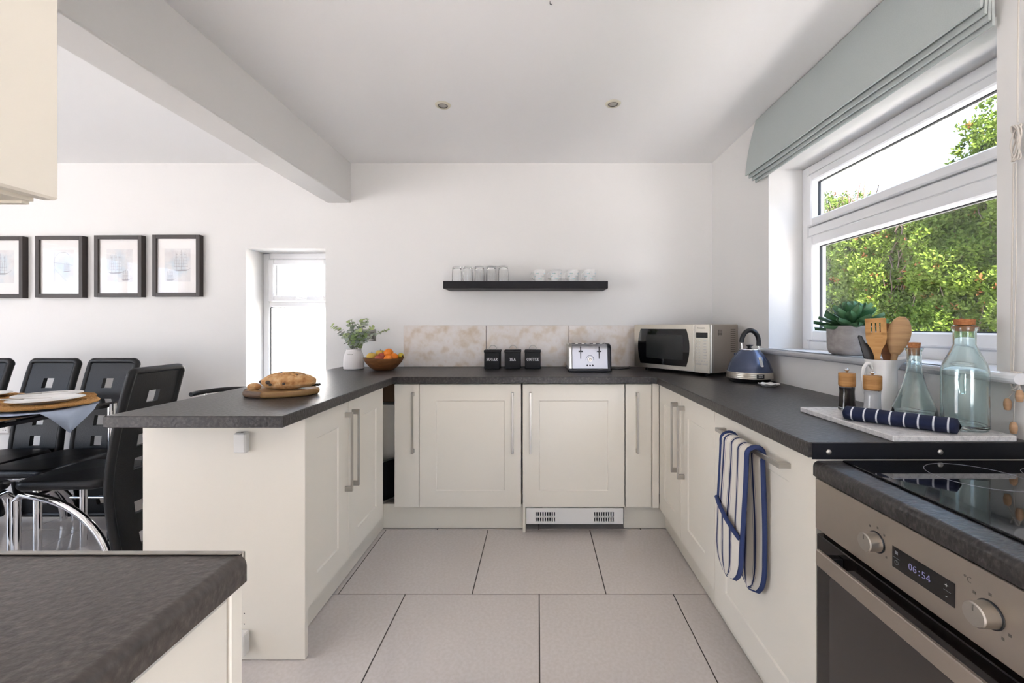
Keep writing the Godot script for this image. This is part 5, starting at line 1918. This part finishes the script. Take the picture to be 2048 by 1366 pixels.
		for k in count:
			var t := lerpf(0.32, 1.0, k / float(count - 1))
			var p := root.lerp(mid, t).lerp(mid.lerp(tip, t), t)
			var size := lerpf(0.019, 0.0115, t) * (0.6 if st[0] == 776 else 1.0)
			var young := smoothstep(0.72, 1.0, t)
			lv.col = Color(0.48, 0.53, 0.45).lerp(Color(0.50, 0.60, 0.22), young if st[2] != 2 else young * 0.4).lerp(Color(0.3, 0.36, 0.3), rng.randf() * 0.5)
			if st[2] == 4:
				lv.col = Color(0.30, 0.40, 0.18)
			for s in [-1.0, 1.0]:
				var ang := k * 1.57 + rng.randf_range(-0.4, 0.4)
				var outv := (V(cos(ang) * s, 0.25, sin(ang) * s)).normalized()
				var tang := (tip - root).normalized()
				var nn := (tang + V(rng.randf_range(-0.5, 0.5), rng.randf_range(-0.5, 0.5), rng.randf_range(-0.2, 0.8))).normalized()
				var xx := (outv - nn * outv.dot(nn)).normalized()
				var zz := xx.cross(nn)
				var ring := []
				for e in 10:
					var a := TAU * e / 10
					ring.append(p + xx * size * (1.0 + cos(a)) + zz * size * sin(a) * 0.95)
				lv.poly(ring, nn)
		part("leaves", lv, M.leaf_vertex, stem, true).set_meta("kind", "stuff")
	# fruit bowl
	var fb := V(-1.015, 0.9102, -2.795)
	var bw := thing("fruit_bowl", "carved brown wooden fruit bowl on the peninsula corner", "bowl", fb)
	rows = []
	for p in [Vector2(0.0, 0.0), Vector2(0.055, 0.0), Vector2(0.085, 0.018), Vector2(0.115, 0.052), Vector2(0.130, 0.080), Vector2(0.127, 0.083), Vector2(0.110, 0.056), Vector2(0.082, 0.026), Vector2(0.05, 0.012), Vector2(0.0, 0.010)]:
		var ring := PackedVector3Array()
		for k in 48:
			var a := TAU * k / 48
			ring.append(V(p.x * cos(a), p.y + 0.004 * sin(a * 2.0) * (p.y / 0.08), -p.x * sin(a) * 0.86))
		rows.append(ring)
	part("bowl", MB.new().grid(rows, true), M.bowl_wood, bw)
	var fruits := [
		["apple", "yellow apple with stalk at the bowl's vase side", M.apple_yellow, V(-0.072, 0.083, 0.018), 0.034],
		["apple", "yellow-green apple at the back of the fruit heap", M.apple_yellow, V(-0.035, 0.098, -0.035), 0.034],
		["apple", "red apple at the bowl's front rim", M.apple_red, V(-0.008, 0.073, 0.055), 0.032],
		["apple", "russet apple between the yellow apple and the oranges", M.apple_red, V(-0.010, 0.084, -0.005), 0.033],
		["orange", "bright orange on top of the fruit heap", M.orange, V(0.033, 0.112, 0.0), 0.031],
		["orange", "orange at the bowl's front rim beside the red apple", M.orange, V(0.048, 0.076, 0.048), 0.030],
		["orange", "orange next to the banana tip", M.orange, V(0.068, 0.084, 0.002), 0.029],
		["orange", "half-hidden orange low at the back of the heap", M.orange, V(0.035, 0.078, -0.048), 0.030]]
	for fr in fruits:
		var o := thing(fr[0], fr[1], "fruit", fb + fr[3] - V(0, fr[4], 0), 0.0, "fruit in the wooden bowl")
		var r: float = fr[4]
		if fr[0] == "apple":
			part("flesh", MB.new().lathe([Vector2(0.0, r * 0.18), Vector2(r * 0.35, 0.0), Vector2(r * 0.75, r * 0.25), Vector2(r, r * 0.95), Vector2(r * 0.88, r * 1.55), Vector2(r * 0.5, r * 1.88), Vector2(r * 0.2, r * 1.86), Vector2(0.0, r * 1.65)], Vector3.ZERO, 28), fr[2], o)
			part("stalk", MB.new().tube([V(0, r * 1.65, 0), V(0.001, r * 2.15, 0.002)], 0.0012, 6), M.twig, o)
		else:
			part("peel", MB.new().ball(V(0, r, 0), V(r, r * 0.95, r), 28, 16), fr[2], o)
	var bn := thing("banana", "yellow banana tip at the bowl's splashback side", "fruit", fb + V(0.095, 0.078, -0.004), 0.0, "fruit in the wooden bowl")
	part("peel", MB.new().tube([V(-0.03, 0.0, -0.06), V(-0.005, 0.012, -0.04), V(0.015, 0.018, -0.01), V(0.028, 0.018, 0.012), V(0.036, 0.016, 0.026)], [0.010, 0.016, 0.017, 0.013, 0.005], 12), M.banana, bn)
	part("tip", MB.new().ball(V(0.037, 0.016, 0.028), V(0.005, 0.005, 0.005), 10, 6), M.olive, bn)

# ---------------------------------------------------------------- fixtures
func small_fixtures() -> void:
	var so := thing("wall_socket", "brushed steel double socket behind the eucalyptus", "socket", V(-1.228, 1.136, BACK))
	part("plate", MB.new().span(V(-0.073, -0.043, 0), V(0.073, 0.043, 0.006), 0.002), M.steel, so)
	var hl := MB.new()
	for x in [-0.035, 0.035]:
		hl.span(V(x - 0.024, -0.028, 0.0055), V(x + 0.024, 0.022, 0.0075), 0.0005)
	part("insert", hl, M.print_grey, so)
	for x in [-0.015, 0.015]:
		part("rocker", MB.new().span(V(x - 0.008, 0.022, 0.0055), V(x + 0.008, 0.038, 0.0095), 0.001), M.steel, so)
	# recessed ceiling lights, switched off
	for i in 2:
		var at: Vector3 = [V(-0.500, CEIL, -2.235), V(0.392, CEIL, -2.22)][i]
		var n := thing("downlight", ["cream rimmed ceiling spotlight on the beam side", "cream rimmed ceiling spotlight on the window side"][i], "ceiling light", at, 0.0, "ceiling spotlights")
		part("rim", MB.new().lathe([Vector2(0.027, -0.004), Vector2(0.028, -0.007), Vector2(0.036, -0.006), Vector2(0.041, 0.0)], Vector3.ZERO, 36), M.rim_beige, n)
		part("lens", MB.new().lathe([Vector2(0.0, -0.0035), Vector2(0.020, -0.003), Vector2(0.0285, -0.0005)], Vector3.ZERO, 28), M.lens_grey, n)
		var gap := []
		for k in 28:
			gap.append(V(0.0235 * cos(TAU * k / 28), -0.0045, 0.0235 * sin(TAU * k / 28)))
		part("lamp_ring", MB.new().tube(gap, 0.0022, 6, false, true), M.print_grey, n)
	solo("ceiling_hook", MB.new().tube([V(0.043, CEIL, -1.522), V(0.043, CEIL - 0.008, -1.522), V(0.047, CEIL - 0.012, -1.522), V(0.051, CEIL - 0.008, -1.522)], 0.0014, 6), M.dark_metal, "tiny dark metal hook in the kitchen ceiling", "hook")
	# little fittings on the peninsula's end panel
	var br := thing("corner_block", "small white plastic fixing block under the worktop overhang", "bracket", W(487, 883, 1.525))
	part("block", MB.new().span(V(-0.020, -0.036, 0.0), V(0.024, 0.036, 0.026), 0.005), M.plastic_white, br)
	part("screw_hole", MB.new().ball(V(0.004, 0.0362, 0.013), V(0.005, 0.0012, 0.005), 10, 4), M.print_grey, br)
	var sk := thing("cable_box", "small white plastic cable box low on the end panel", "cable box", W(489, 1280, 1.525))
	part("box", MB.new().span(V(-0.026, -0.040, 0.0), V(0.020, 0.040, 0.034), 0.004), M.plastic_white, sk)
	part("cable_hole", MB.new().ball(V(-0.004, 0.0402, 0.017), V(0.006, 0.0012, 0.005), 10, 4), M.print_grey, sk)
	for p in [[488.5, 1227, "lone dark drill hole in the end panel, above the other two"], [482.5, 1247, "dark drill hole in the end panel, outer one of a pair above the cable box"], [488.5, 1248, "dark drill hole in the end panel, inner one of a pair above the cable box"]]:
		var c := W(p[0], p[1], 1.525)
		solo("drill_hole", MB.new().ball(c, V(0.0022, 0.0022, 0.0008), 10, 6), M.hole_black, p[2], "drill hole", "drill holes in the end panel")
